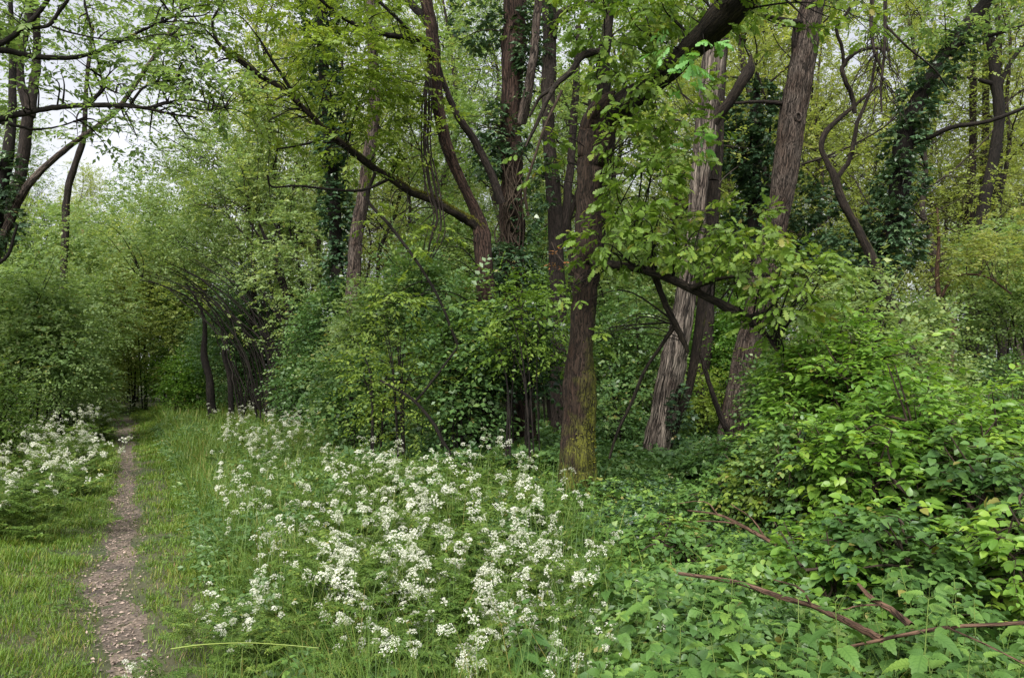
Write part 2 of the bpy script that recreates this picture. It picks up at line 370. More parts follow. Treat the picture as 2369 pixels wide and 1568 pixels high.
M['hazel_leaf'] = leaf_mat('hazel_leaf', (.12, .225, .07), (.19, .30, .095), (.25, .35, .11), transl=.42)
M['shrub_leaf'] = leaf_mat('shrub_leaf', (.045, .115, .035), (.095, .195, .05), (.16, .26, .06), transl=.34, rough=.42, spec=.5)
M['spray_leaf'] = leaf_mat('spray_leaf', (.11, .20, .03), (.18, .28, .04), (.24, .33, .05), transl=.45)
M['dark_leaf'] = leaf_mat('dark_leaf', (.018, .045, .018), (.035, .075, .025), (.06, .11, .035), transl=.15, rough=.35, spec=.5)
M['ivy_leaf'] = leaf_mat('ivy_leaf', (.03, .065, .032), (.062, .118, .052), (.12, .18, .08), transl=.12, rough=.32, spec=.55)
M['far_leaf'] = leaf_mat('far_leaf', (.17, .25, .06), (.26, .35, .09), (.34, .40, .12), transl=.5)
M['mid_leaf'] = leaf_mat('mid_leaf', (.13, .24, .07), (.20, .32, .10), (.26, .36, .11), transl=.47)
M['elder_leaf'] = leaf_mat('elder_leaf', (.075, .19, .03), (.16, .32, .04), (.24, .40, .045), transl=.42, rough=.42, spec=.5, vein=.25)
M['bramble_leaf'] = leaf_mat('bramble_leaf', (.042, .11, .028), (.095, .205, .04), (.17, .30, .05), transl=.3, rough=.4, spec=.45, vein=.35)
M['nettle_leaf'] = leaf_mat('nettle_leaf', (.042, .11, .022), (.085, .19, .034), (.15, .28, .045), transl=.25, rough=.5, vein=.55, nscale=3)
M['grass_leaf'] = leaf_mat('grass_leaf', (.066, .15, .016), (.13, .23, .024), (.21, .26, .05), transl=.35, nscale=2.5)
M['tall_grass'] = leaf_mat('tall_grass', (.06, .14, .02), (.12, .21, .03), (.2, .25, .06), transl=.35, nscale=2.)
M['parsley_leaf'] = leaf_mat('parsley_leaf', (.05, .115, .018), (.10, .185, .028), (.17, .26, .04), transl=.35, nscale=3)
M['green_stem'] = leaf_mat('green_stem', (.12, .20, .04), (.18, .26, .05), transl=.1, nscale=3)
M['petal'] = leaf_mat('petal', (.66, .68, .58), (.80, .80, .74), transl=.2, rough=.7, nscale=3)
M['oak_bark'] = bark_mat('oak_bark', (.010, .008, .006), (.066, .044, .032), (.7, .6, .55), moss=.75, mossc=(.105, .11, .014), scale=55, moss_top=2.6)
M['oak_limb'] = bark_mat('oak_limb', (.006, .005, .004), (.05, .039, .03), (.8, .8, .7), moss=.5, mossc=(.07, .07, .014), scale=60, moss_top=.1)
M['pale_bark'] = bark_mat('pale_bark', (.022, .018, .015), (.42, .355, .295), (.42, .38, .38), scale=46, stretch=.05, bump=1.0)
M['grey_bark'] = bark_mat('grey_bark', (.016, .012, .010), (.21, .168, .14), (.7, .6, .55), scale=60, stretch=.09, bump=1.0)
M['red_bark'] = bark_mat('red_bark', (.014, .009, .007), (.10, .062, .046), (.7, .65, .65), scale=50, stretch=.08, bump=.8)
M['brown_bark'] = bark_mat('brown_bark', (.013, .010, .008), (.062, .047, .038), scale=60, bump=.6)
M['moss_bark'] = bark_mat('moss_bark', (.012, .009, .007), (.045, .034, .025), moss=1.0, mossc=(.13, .14, .015), scale=60, moss_top=.1)
M['dark_bark'] = bark_mat('dark_bark', (.008, .007, .006), (.028, .022, .017), scale=60, bump=.5)
M['twig_bark'] = bark_mat('twig_bark', (.025, .018, .012), (.09, .065, .045), scale=80, bump=.3)
M['far_bark'] = bark_mat('far_bark', (.022, .018, .014), (.075, .06, .048), scale=40, bump=.4)
M['fallen_bark'] = bark_mat('fallen_bark', (.035, .02, .013), (.19, .115, .075), scale=60, bump=.5)

def ground_mat():
    m, n = mat_new('woodland_soil'); L = n.links.new
    ge = nd(n, 'ShaderNodeNewGeometry'); no = nd(n, 'ShaderNodeTexNoise'); no.inputs['Scale'].default_value = 9; no.inputs['Detail'].default_value = 7; L(ge.outputs['Position'], no.inputs['Vector'])
    n2 = nd(n, 'ShaderNodeTexNoise'); n2.inputs['Scale'].default_value = 1.1; n2.inputs['Detail'].default_value = 3; L(ge.outputs['Position'], n2.inputs['Vector'])
    r1 = nd(n, 'ShaderNodeValToRGB'); e = r1.color_ramp.elements; e[0].position = .3; e[0].color = (.018, .022, .009, 1); e[1].position = .7; e[1].color = (.055, .065, .022, 1); L(no.outputs['Fac'], r1.inputs['Fac'])
    r2 = nd(n, 'ShaderNodeValToRGB'); e = r2.color_ramp.elements; e[0].position = .35; e[0].color = (.03, .05, .012, 1); e[1].position = .6; e[1].color = (.07, .055, .03, 1); L(n2.outputs['Fac'], r2.inputs['Fac'])
    mi = nd(n, 'ShaderNodeMix', data_type='RGBA'); mi.inputs[0].default_value = .5; L(r1.outputs[0], mi.inputs[6]); L(r2.outputs[0], mi.inputs[7])
    p = nd(n, 'ShaderNodeBsdfPrincipled'); p.inputs['Roughness'].default_value = .95; L(mi.outputs[2], p.inputs['Base Color'])
    bp = nd(n, 'ShaderNodeBump'); bp.inputs['Strength'].default_value = .7; bp.inputs['Distance'].default_value = .04; L(no.outputs['Fac'], bp.inputs['Height']); L(bp.outputs[0], p.inputs['Normal'])
    o = nd(n, 'ShaderNodeOutputMaterial'); L(p.outputs[0], o.inputs['Surface']); return m
def path_mat():
    m, n = mat_new('trodden_earth'); L = n.links.new
    ge = nd(n, 'ShaderNodeNewGeometry')
    no = nd(n, 'ShaderNodeTexNoise'); no.inputs['Scale'].default_value = 3.0; no.inputs['Detail'].default_value = 8; no.inputs['Roughness'].default_value = .7; L(ge.outputs['Position'], no.inputs['Vector'])
    vo = nd(n, 'ShaderNodeTexVoronoi'); vo.inputs['Scale'].default_value = 38; L(ge.outputs['Position'], vo.inputs['Vector'])
    r1 = nd(n, 'ShaderNodeValToRGB'); e = r1.color_ramp.elements; e[0].position = .38; e[0].color = (.048, .038, .030, 1); e[1].position = .62; e[1].color = (.145, .11, .082, 1); L(no.outputs['Fac'], r1.inputs['Fac'])
    hs = nd(n, 'ShaderNodeMix', data_type='RGBA', blend_type='OVERLAY'); hs.inputs[0].default_value = .45; L(r1.outputs[0], hs.inputs[6])
    bw = nd(n, 'ShaderNodeRGBToBW'); L(vo.outputs['Color'], bw.inputs[0]); L(bw.outputs[0], hs.inputs[7])
    p = nd(n, 'ShaderNodeBsdfPrincipled'); p.inputs['Roughness'].default_value = .9; L(hs.outputs[2], p.inputs['Base Color'])
    bp = nd(n, 'ShaderNodeBump'); bp.inputs['Strength'].default_value = .8; bp.inputs['Distance'].default_value = .015; L(vo.outputs['Distance'], bp.inputs['Height']); L(bp.outputs[0], p.inputs['Normal'])
    o = nd(n, 'ShaderNodeOutputMaterial'); L(p.outputs[0], o.inputs['Surface']); return m
def plain(name, c1, c2, scale=30):
    m, n = mat_new(name); L = n.links.new
    at = nd(n, 'ShaderNodeAttribute', attribute_name='rnd')
    r1 = nd(n, 'ShaderNodeValToRGB'); e = r1.color_ramp.elements; e[0].color = (*c1, 1); e[1].color = (*c2, 1); L(at.outputs['Fac'], r1.inputs['Fac'])
    p = nd(n, 'ShaderNodeBsdfPrincipled'); p.inputs['Roughness'].default_value = .8; L(r1.outputs[0], p.inputs['Base Color'])
    o = nd(n, 'ShaderNodeOutputMaterial'); L(p.outputs[0], o.inputs['Surface']); return m
M['soil'] = ground_mat(); M['path'] = path_mat(); M['dry_grass'] = leaf_mat('dry_grass', (.18, .16, .07), (.30, .24, .12), transl=.25); M['withered'] = leaf_mat('withered', (.22, .10, .03), (.32, .17, .05), transl=.3); M['moss'] = leaf_mat('moss', (.055, .075, .010), (.13, .145, .018), transl=.1, rough=.9, spec=.1); M['chips'] = plain('dry_chips', (.05, .04, .036), (.33, .25, .20))

# ------------------------------------------------------------------ the setting: ground and footpath
def grid_sheet(xs, ys, zf):
    Xg, Yg = np.meshgrid(xs, ys); Z = zf(Xg, Yg); V = np.stack([Xg, Yg, Z], -1)
    nx, ny = len(xs), len(ys); i = np.arange(ny - 1)[:, None] * nx; j = np.arange(nx - 1)[None]
    Q = np.stack([i + j, i + j + 1, i + nx + j + 1, i + nx + j], -1).reshape(-1, 4); return V.reshape(-1, 3), Q
a = Acc(); V, Q = grid_sheet(np.concatenate([np.linspace(-400, -34, 14), np.arange(-32, 32, .16), np.linspace(34, 400, 14)]),
                  np.concatenate([np.linspace(-200, -6, 8), np.arange(-5, 45, .16), np.linspace(46, 600, 20)]), terrain)
a.add(V, Q); tag(a.build('ground', M['soil']), kind='structure')
def path_half(y): 
    return np.interp(y, [2, 3.2, 4.05, 5.07, 6, 7, 8.4, 10, 12.5, 15.2, 24.9, 40], [.15, .14, .14, .17, .17, .15, .13, .14, .15, .2, .7, .5])
ys = np.arange(1.5, 26, .06); nn = np.linspace(-1, 1, 9); a = Acc()
pts = []
for y in ys:
    hw = float(path_half(y)); wob = .05 * math.sin(y * 3.1) + .03 * math.sin(y * 7.7)
    for t in nn:
        x = float(path_x(y)) + t * (hw + .05 * math.sin(y * 5 + t * 2)) + wob
        pts.append((x, y, float(terrain(x, y)) + .006 - .012 * (abs(t) > .95)))
V = np.array(pts); k = len(nn); i = np.arange(len(ys) - 1)[:, None] * k; j = np.arange(k - 1)[None]
a.add(V, np.stack([i + j, i + j + 1, i + k + j + 1, i + k + j], -1).reshape(-1, 4)); tag(a.build('footpath', M['path']), kind='structure')
# chips and dry leaves on the path
g = np.random.default_rng(3); N = 5200; y = 2.2 + 13 * g.uniform(0, 1, N) ** 1.7; x = path_x(y) + g.normal(size=N) * (path_half(y) * .75)
P = np.stack([x, y, terrain(x, y) + .014], -1); a = Acc()
place(a, FINE, P, g.normal(size=(N, 3)) * np.array([1, 1, .15]), UPV + .35 * g.normal(size=(N, 3)), g.uniform(.008, .034, N), g.uniform(0, 1, N))
tag(a.build('leaf_litter', M['chips'], smooth=False), 'pale dry chips and old leaf bits strewn along the earth footpath', 'leaf litter', kind='stuff')

# ------------------------------------------------------------------ grass
def grass(name, label, mat, N, region, height, wid, seed, density=None, lean=.35):
    g = np.random.default_rng(seed); y = region(g, N); x, y = y
    if density is not None:
        k = g.uniform(0, 1, len(x)) < density(x, y); x, y = x[k], y[k]
    n = len(x); h = height(x, y, g); P = np.stack([x, y, terrain(x, y) - .01], -1)
    az = g.uniform(0, 2 * math.pi, n); dr = np.stack([np.cos(az), np.sin(az), np.zeros(n)], -1); sd = np.stack([-np.sin(az), np.cos(az), np.zeros(n)], -1)
    ww = wid(x, y)[:, None] ; ln = lean * g.uniform(.2, 1.6, n)
    V = []
    for t, f in ((0, 1), (.4, .85), (.75, .55)):
        c = P + UPV * (h * t * (1 - .25 * ln * t))[:, None] + dr * (h * ln * t * t)[:, None]
        V += [c - sd * ww * f, c + sd * ww * f]
    V.append(P + UPV * (h * (1 - .35 * ln))[:, None] + dr * (h * ln)[:, None])
    V = np.stack(V, 1); b = np.arange(n)[:, None, None] * 7; a = Acc()
    Q = np.array([(0, 1, 3, 2), (2, 3, 5, 4)])[None] + b; T = np.array([(4, 5, 6)])[None] + b
    a.add(V.reshape(-1, 3), Q.reshape(-1, 4), T.reshape(-1, 3), rn=np.repeat(g.uniform(0, 1, n), 7))
    return tag(a.build(name, mat), label, 'grass', kind='stuff')
def off(x, y): return x - path_x(y)
def reg_verge(g, N):
    y = 2.0 + 30 * g.uniform(0, 1, N) ** 2.0; o = g.uniform(-4.2, 1.7, N) * (1 + .0 * y); return path_x(y) + o, y
def den_verge(x, y):
    o = off(x, y); ph = path_half(y); wv = ph * (.45 + .45 * noise3(np.stack([x, y, 0 * x], -1), .35, 13)); edge = np.clip((np.abs(o) - wv * .9) / .22, 0.05, 1)
    n = noise3(np.stack([x, y, 0 * x], -1), .9, 11)
    bare = np.where(y > 20, np.clip(1 - .6 * np.exp(-((y - 23.5) / 1.6) ** 2), 0, 1), 1)
    worn = np.where((o > 0) & (o < .6), .5 + .5 * np.clip(n, -.8, .8), 1.0)
    return np.clip(edge * bare * worn * (.8 + .5 * n), 0, 1)
grass('short_grass', 'short bright green trodden grass on both sides of the footpath', M['grass_leaf'], 620000, reg_verge,
      lambda x, y, g: (.03 + .055 * np.clip(np.abs(off(x, y)) / 1.2, 0, 1)) * (1 + .6 * noise3(np.stack([x, y, 0 * x], -1), .5, 28)) * g.uniform(.6, 1.5, len(x)) * (1 + .3 * (y > 8)),
      lambda x, y: .0010 + .00033 * y, 21, den_verge, lean=.6)
grass('dry_grass', 'straw coloured dead blades scattered through the trodden verge', M['dry_grass'], 26000, reg_verge,
      lambda x, y, g: .045 * g.uniform(.5, 1.6, len(x)), lambda x, y: .0010 + .00033 * y, 26,
      lambda x, y: den_verge(x, y) * np.clip(.1 + 1.1 * noise3(np.stack([x, y, 0 * x], -1), .8, 27), .05, 1), lean=1.2)
def reg_tall(g, N):
    y = 2.2 + 26 * g.uniform(0, 1, N) ** 1.6; return path_x(y) + g.uniform(.55, 3.6, N) * (1 + y * .04), y
def den_tall(x, y):  # patchy clumps
    o = off(x, y); n = noise3(np.stack([x, y, 0 * x], -1), 1.1, 12); return np.clip((o - .5) / .7, 0, 1) * np.clip(.55 + .8 * n, .05, 1) * np.clip((-.17 * y - x) / .5, .03, 1)
grass('tall_grass', 'long arching grass growing among the cow parsley right of the footpath', M['tall_grass'], 150000, reg_tall,
      lambda x, y, g: (.14 + .32 * np.clip((off(x, y) - .45) / .7, 0, 1)) * g.uniform(.5, 1.4, len(x)), lambda x, y: .0012 + .0004 * y, 22, den_tall, lean=.7)
def reg_left(g, N):
    y = 5.5 + 22 * g.uniform(0, 1, N) ** 1.4; return path_x(y) - g.uniform(1.7, 6.5, N), y
grass('meadow_grass', 'knee high grass below the white flowers on the left bank', M['tall_grass'], 60000, reg_left,
      lambda x, y, g: (.10 + .35 * np.clip((-off(x, y) - 1.9) / 1.2, 0, 1)) * g.uniform(.5, 1.3, len(x)), lambda x, y: .0018 + .0005 * y, 23,
      lambda x, y: np.clip((-off(x, y) - 1.5) / 1.2, 0, 1), lean=.6)
def reg_front(g, N):
    return g.uniform(-1.6, 2.3, N), 1.75 + 1.7 * g.uniform(0, 1, N)
grass('grass_stalks', 'scattered thin grass stalks standing up through the cow parsley drift', M['tall_grass'], 14000,
      lambda g, N: (lambda y: (g.uniform(-.55, .12, N) * y, y))(2.0 + 8 * g.uniform(0, 1, N) ** 1.3), lambda x, y, g: g.uniform(.3, .8, len(x)), lambda x, y: .0011 + .0002 * y, 25,
      lambda x, y: (off(x, y) > .9) * np.clip(.5 + noise3(np.stack([x, y, 0 * x], -1), .9, 18), .08, 1), lean=.7)
grass('foreground_grass', 'fresh long grass blades along the bottom edge between nettles and flowers', M['tall_grass'], 16000, reg_front,
      lambda x, y, g: .42 * g.uniform(.4, 1.2, len(x)), lambda x, y: .002 + 0 * x, 24,
      lambda x, y: np.clip(.5 + noise3(np.stack([x, y, 0 * x], -1), .8, 17), .05, 1) * np.where(x > .8, .35, 1), lean=.5)

# ------------------------------------------------------------------ ground cover on the wood floor
def cover(name, label, mat, tmpl, N, xr, yr, hfun, size, seed, dens=None, m=3, L=.10, tilt=.5):
    g = np.random.default_rng(seed); y = yr[0] + (yr[1] - yr[0]) * g.uniform(0, 1, N) ** 1.5; x = g.uniform(-1, 1, N)
    x = xr[0](y) + (xr[1](y) - xr[0](y)) * (x * .5 + .5)
    if dens is not None: k = g.uniform(0, 1, N) < dens(x, y); x, y = x[k], y[k]
    n = len(x); h = hfun(x, y) * g.uniform(.15, 1, n) ** .6; P = np.stack([x, y, terrain(x, y) + h], -1)
    D = g.normal(size=(n, 3)); D[:, 2] = np.abs(D[:, 2]) * .35; a = Acc()
    sz = size * (1 + .0 * y)
    twigs(a, tmpl, P, D, L, m, size, tilt=tilt, g=g); return tag(a.build(name, mat), label, 'ground cover', kind='stuff')
bump = lambda x, y: .55 + .6 * noise3(np.stack([x, y, 0 * x], -1), 1.3, 31)
cover('ivy_ground_cover', 'dark low ivy leaves carpeting the wood floor around the mossy oak', M['bramble_leaf'], IVY, 38000,
      (lambda y: .02 * y - .25, lambda y: .55 * y + 1.2), (3.4, 13), lambda x, y: .06 + .24 * np.clip(bump(x, y), 0, 1), .055, 41)
cover('creeping_ivy', 'almost black glossy ivy patches on the shaded floor between oak and bramble', M['ivy_leaf'], IVY, 30000,
      (lambda y: .03 * y - .2, lambda y: .5 * y + 1.0), (4.2, 13), lambda x, y: .05 + .22 * np.clip(bump(x, y), 0, 1), .06, 45, dens=lambda x, y: np.clip(.5 + 1.2 * noise3(np.stack([x, y, 0 * x], -1), 1.2, 79), 0, 1))
cover('bramble_carpet', 'mixed bramble leaves filling the gaps between nettles at the lower right', M['bramble_leaf'], BRAMBLE, 15000,
      (lambda y: .02 * y + .3, lambda y: .75 * y), (1.9, 5.5), lambda x, y: .08 + .34 * np.clip(bump(x, y), 0, 1), .055, 46, tilt=.55, L=.13, m=5)
cover('wood_undergrowth', 'mixed dark undergrowth leaves below the trees behind the flowers', M['shrub_leaf'], QUAD, 60000,
      (lambda y: -.30 * y + .6, lambda y: .75 * y), (10, 26), lambda x, y: .08 + .38 * np.clip(bump(x, y), 0, 1), .10, 42, m=4, L=.2,
      dens=lambda x, y: (off(x, y) > 2.6) * 1.0)
cover('lawn_weeds', 'small flat weeds speckled through the short grass', M['parsley_leaf'], FINE, 16000,
      (lambda y: path_x(y) - 3.5, lambda y: path_x(y) + 1.2), (2.2, 14), lambda x, y: .015 + .03 * np.clip(bump(x, y), 0, 1), .026, 47, m=5, L=.04, dens=lambda x, y: (np.abs(off(x, y)) > .2) * np.clip(.2 + 1.2 * noise3(np.stack([x, y, 0 * x], -1), .6, 80), .02, 1))
cover('verge_herbs', 'lush mixed herbs and young nettles on the verge between footpath and flowers', M['shrub_leaf'], FINE, 26000,
      (lambda y: path_x(y) + .75, lambda y: path_x(y) + 3.2 + .05 * y), (3.4, 20), lambda x, y: .06 + .42 * np.clip(bump(x, y), 0, 1) * np.clip((off(x, y) - .6) / .8, .1, 1), .055, 44, m=8, L=.2, tilt=.7, dens=lambda x, y: np.clip(.5 + .9 * noise3(np.stack([x, y, 0 * x], -1), 1.1, 78), .05, 1))
cover('herb_layer', 'small bright green herbs filling the gaps beneath the cow parsley', M['parsley_leaf'], FINE, 80000,
      (lambda y: path_x(y) + .9, lambda y: .09 * y + .25), (1.9, 11), lambda x, y: .05 + .42 * np.clip(bump(x, y), 0, 1) * np.clip((off(x, y) - .7) / 1.2, .15, 1), .04, 43, m=7, L=.16, dens=lambda x, y: np.clip(.55 + .9 * noise3(np.stack([x, y, 0 * x], -1), .7, 77), .03, 1) * (x < .03 * y + .1), tilt=.7)

# ------------------------------------------------------------------ flowers: cow parsley
def cow_parsley(seed, height=1.0, heads=12, single=True):
    g = np.random.default_rng(seed); root = thing('cow_parsley', 'x', 'wildflower', (0, 0, 0)); flh = []
    st, fl, lf = Acc(), Acc(), Acc(); ends = []
    def branch(s, d, L, r, lev):
        d = norm(d); e = s + d * L; m = s + d * L * .5 + UPV * L * .04 + g.normal(size=3) * L * .03
        tube(st, catmull([s, m, e], 3), np.linspace(r, r * .6, 7), 4)
        if lev >= 2 or (lev == 1 and g.uniform() < .25): ends.append((e, d)); return
        n = g.integers(2, 4)
        for k in range(n):
            az = g.uniform(0, 6.28); t = g.uniform(.55, 1.0) if k else 1.0
            nd_ = d + .62 * np.array([math.cos(az), math.sin(az), .05]) * g.uniform(.6, 1.1)
            branch(s + d * L * t, nd_, L * g.uniform(.38, .62), r * .6, lev + 1)
        if g.uniform() < .6: ends.append((e + UPV * .01, d))
    ns = max(1, heads // 5)
    for k in range(ns):
        az = g.uniform(0, 6.28); b = np.array([math.cos(az), math.sin(az), 0]) * g.uniform(0, .12)
        branch(b, np.array([math.cos(az) * .22, math.sin(az) * .22, 1]), height * g.uniform(.42, .56), .0035, 0)
    zmax = max(e[0][2] for e in ends)
    for e, d in ends:
        up = norm(d * .5 + UPV); uu = norm(np.cross(up, [1, .2, 0])); vv = np.cross(up, uu); nr = g.integers(7, 12); RR = g.uniform(.026, .042); up = norm(up + .5 * g.normal(size=3)); uu = norm(np.cross(up, [1, .2, 0])); vv = np.cross(up, uu)
        if single: fl = Acc()
        cs = []
        for k in range(nr):
            q = k * 2.4; rad = RR * math.sqrt((k + .6) / nr); c = e + up * (.026 - rad * rad / RR * .75 + g.normal() * .002) + (uu * math.cos(q) + vv * math.sin(q)) * rad
            cs.append(c); tube(st, np.array([e, c - up * .002]), [.0011, .0008], 3)
        cs = np.array(cs); nf = 16; q = g.uniform(0, 6.28, (nr, nf)); rad = .0098 * np.sqrt(g.uniform(0, 1, (nr, nf)))
        F = cs[:, None] + (uu * np.cos(q)[..., None] + vv * np.sin(q)[..., None]) * rad[..., None] + up * (g.uniform(-.005, .005, (nr, nf)) - rad * .4)[..., None]
        F = F.reshape(-1, 3); n = len(F); dd = uu * g.normal(size=(n, 1)) + vv * g.normal(size=(n, 1))
        place(fl, QUAD, F - norm(dd) * .003, dd, up + .8 * g.normal(size=(n, 3)), g.uniform(.005, .008, n), g.uniform(0, 1, n))
        if single: flh.append(fl)
    # ferny leaves
    nfr = 14
    for k in range(nfr):
        az = g.uniform(0, 6.28); h0 = g.uniform(.05, .55) * height; L = g.uniform(.18, .32); d = np.array([math.cos(az), math.sin(az), g.uniform(.1, .6)]); d = norm(d)
        s = np.array([math.cos(az), math.sin(az), 0]) * .03 + UPV * h0; tube(st, np.array([s, s + d * L]), [.0016, .0008], 3)
        t = np.linspace(.25, 1, 9); side = norm(np.cross(d, UPV))
        for sg in (-1, 1):
            PP = s + d * (L * t)[:, None]; DD = d * .6 + sg * side; DD = np.broadcast_to(DD, PP.shape)
            twigs(lf, FINE, PP, DD, L * .42 * (1.15 - t), 7, .03, spread=.8, tilt=.3, g=g)
    st.build('stem', M['green_stem'], root); lf.build('foliage', M['parsley_leaf'], root); 
    for q_ in (flh if single else [fl]): q_.build('flower_head' if single else 'blossom', M['petal'], root)
    return root
protos = [cow_parsley(100 + i, 1.0, [5, 8, 10, 5, 8, 6, 10, 8][i]) for i in range(8)]
fprotos = [cow_parsley(150 + i, 1.0, 14, False) for i in range(4)]
used = set()
def plant(protos_, i, x, y, s, rz, label, group, tilt=(0, 0)):
    p = protos_[i % len(protos_)]
    if id(p) not in used: used.add(id(p)); r = p
    else: r = dup(p, (0, 0, 0), 0, 1)
    r.location = (float(x), float(y), float(terrain(x, y)) - .02); r.rotation_euler = (tilt[0], tilt[1], rz); r.scale = (s, s, s)
    r['label'] = label; r['group'] = group; return r
g = np.random.default_rng(55)
# (px of blossoms, py of blossoms, distance) drifts measured on the photograph
drift = []
def spread(n, cx, cy_, sx, sy, hlo, hhi, jit=1.0):
    for _ in range(n):
        px = cx + g.normal() * sx; py = cy_ + g.normal() * sy; h = g.uniform(hlo, hhi)
        if py < 905: py = 905 + abs(g.normal()) * 20
        d = (EYE - h * .84) * FPX / (py - 860); d = min(max(d, 1.9), 26); drift.append((px, d, h))
spread(36, 970, 1180, 70, 60, .62, .9); spread(24, 870, 1090, 75, 50, .74, .98); spread(11, 690, 1200, 70, 50, .6, .78)
spread(10, 590, 1330, 55, 45, .45, .6); spread(11, 870, 1350, 130, 40, .5, .65); spread(11, 1150, 1310, 70, 50, .55, .7)
spread(7, 1290, 1400, 60, 50, .45, .6); spread(6, 1190, 1150, 60, 60, .7, .9); spread(6, 1400, 1480, 60, 25, .4, .5); spread(6, 1230, 1260, 50, 40, .6, .8)
spread(7, 1130, 1030, 50, 30, .95, 1.15); spread(6, 1250, 1110, 35, 40, .8, 1.0); spread(9, 1290, 1320, 80, 60, .5, .68); spread(6, 1230, 1170, 60, 60, .7, .85); spread(8, 1000, 1130, 80, 50, .8, .95); spread(4, 1470, 1370, 20, 40, .5, .6); spread(4, 600, 1080, 30, 30, .75, .85)
spread(12, 880, 990, 120, 30, .85, 1.05); spread(10, 640, 985, 70, 35, .75, 1.0); spread(8, 760, 1060, 60, 50, .75, .95)
for (px, d, h) in drift:
    plant(protos, int(g.integers(8)), X(px, d), d, h / .98, g.uniform(0, 6.28), 'tall white cow parsley plant in the broad drift right of the footpath', 'cow parsley in the drift beside the footpath', (g.normal() * .07, g.normal() * .07))
for (px, py, h) in [(300, 1520, .28), (350, 1545, .30), (330, 1450, .35), (410, 1470, .40), (370, 1420, .42), (480, 1550, .35), (460, 1290, .55), (620, 1540, .5), (1070, 1530, .62)]:
    d = (EYE - h) * FPX / (py - 860)
    plant(protos, 3 if g.uniform() < .6 else 0, X(px, d), d, h / .95, g.uniform(0, 6.28), 'short cow parsley plant leaning at the edge of the trodden path', 'low cow parsley at the path edge', (g.normal() * .1, g.normal() * .1))
for k in range(98):
    px = g.uniform(-60, 238); top = 908 + 25 * g.uniform(); low = 1150 - max(px, 0) * .62; py = top + (low - top) * g.uniform() ** 1.25
    h = g.uniform(.5, 1.15); d = min(max((EYE - h * .84) * FPX / (py - 860), 6.9), 17); h = min((EYE - (py - 860) * d / FPX) / .84, 1.3)
    if h < .3: continue
    plant(protos if d < 8.5 else fprotos, int(g.integers(8)), X(px, d), d, h / .98, g.uniform(0, 6.28), 'white cow parsley plant on the bank left of the footpath', 'cow parsley on the left bank', (g.normal() * .06, g.normal() * .06))
for k in range(15):
    px = g.uniform(500, 720); py = g.uniform(905, 960); h = g.uniform(.9, 1.1); d = (EYE - h) * FPX / (py - 860); d = min(d, 19)
    plant(fprotos, int(g.integers(8)), X(px, d), d, h / .98, g.uniform(0, 6.28), 'distant white cow parsley plant below the arching hazel', 'cow parsley below the arching hazel', (0, 0))
for k in range(5):
    px = g.uniform(265, 345); d = g.uniform(24, 30)
    plant(fprotos, int(g.integers(8)), X(px, d), d, .9, g.uniform(0, 6.28), 'far white cow parsley plant where the footpath enters the wood', 'cow parsley at the wood entrance')

# ------------------------------------------------------------------ nettles
def nettle(seed, height=.7):
    g = np.random.default_rng(seed); root = thing('nettle', 'x', 'nettle', (0, 0, 0)); st, lf = Acc(), Acc()
    lean = g.normal(size=2) * .08; P = np.array([(lean[0] * t * t * height, lean[1] * t * t * height, height * t) for t in np.linspace(0, 1, 8)])
    tube(st, P, np.linspace(.004, .0018, 8), 5); npair = 9
    for k in range(npair):
        t = .25 + .75 * (k / (npair - 1)) ** .9; p = np.array([np.interp(t, np.linspace(0, 1, 8), P[:, i]) for i in range(3)]); az = k * 1.57 + g.normal() * .2
        s = [.075, .10, .12, .125, .125, .12, .11, .09, .065][k] * g.uniform(.9, 1.15)
        for q in (0, math.pi):
            d = np.array([math.cos(az + q), math.sin(az + q), .25 + .5 * (t > .9)]); pe = p + norm(d) * s * .32; tube(st, np.array([p, pe]), [.0014, .001], 3)
            d2 = d.copy(); d2[2] = -.15 + .4 * (t > .85) + g.normal() * .12
            place(lf, NETTLE, pe[None], d2[None], (UPV + .15 * g.normal(size=3) + .25 * norm(d))[None], s, np.array([g.uniform(.2, .9)]))
    st.build('stem', M['green_stem'], root); lf.build('foliage', M['nettle_leaf'], root); return root
nprotos = [nettle(300 + i, .7) for i in range(6)]
g = np.random.default_rng(77)
NET = [((1450, 2400), (1500, 1640), .5, 80), ((1500, 2400), (1400, 1520), .5, 50), ((1400, 1720), (1290, 1420), .5, 34), ((1850, 2250), (1340, 1420), .55, 14), ((1050, 1450), (1500, 1620), .42, 16), ((640, 1080), (1470, 1620), .34, 22), ((1180, 1450), (1340, 1480), .45, 14)]
for (xa, xb), (ya, yb), h0, n in NET:
    for k in range(n):
        px = g.uniform(xa, xb); py = g.uniform(ya, yb); h = h0 * g.uniform(.6, 1.05); d = (EYE - h * 1.2) * FPX / (py - 860)
        if noise3(np.array([[X(px, d), d, 0.]]), .8, 66)[0] < -.22: continue
        plant(nprotos, int(g.integers(6)), X(px, d), d, h / .7 * 1.12 * (1.16), g.uniform(0, 6.28), 'stinging nettle with toothed heart shaped leaves in the bottom right patch', 'nettles in the bottom right patch', (g.normal() * .1, g.normal() * .1))

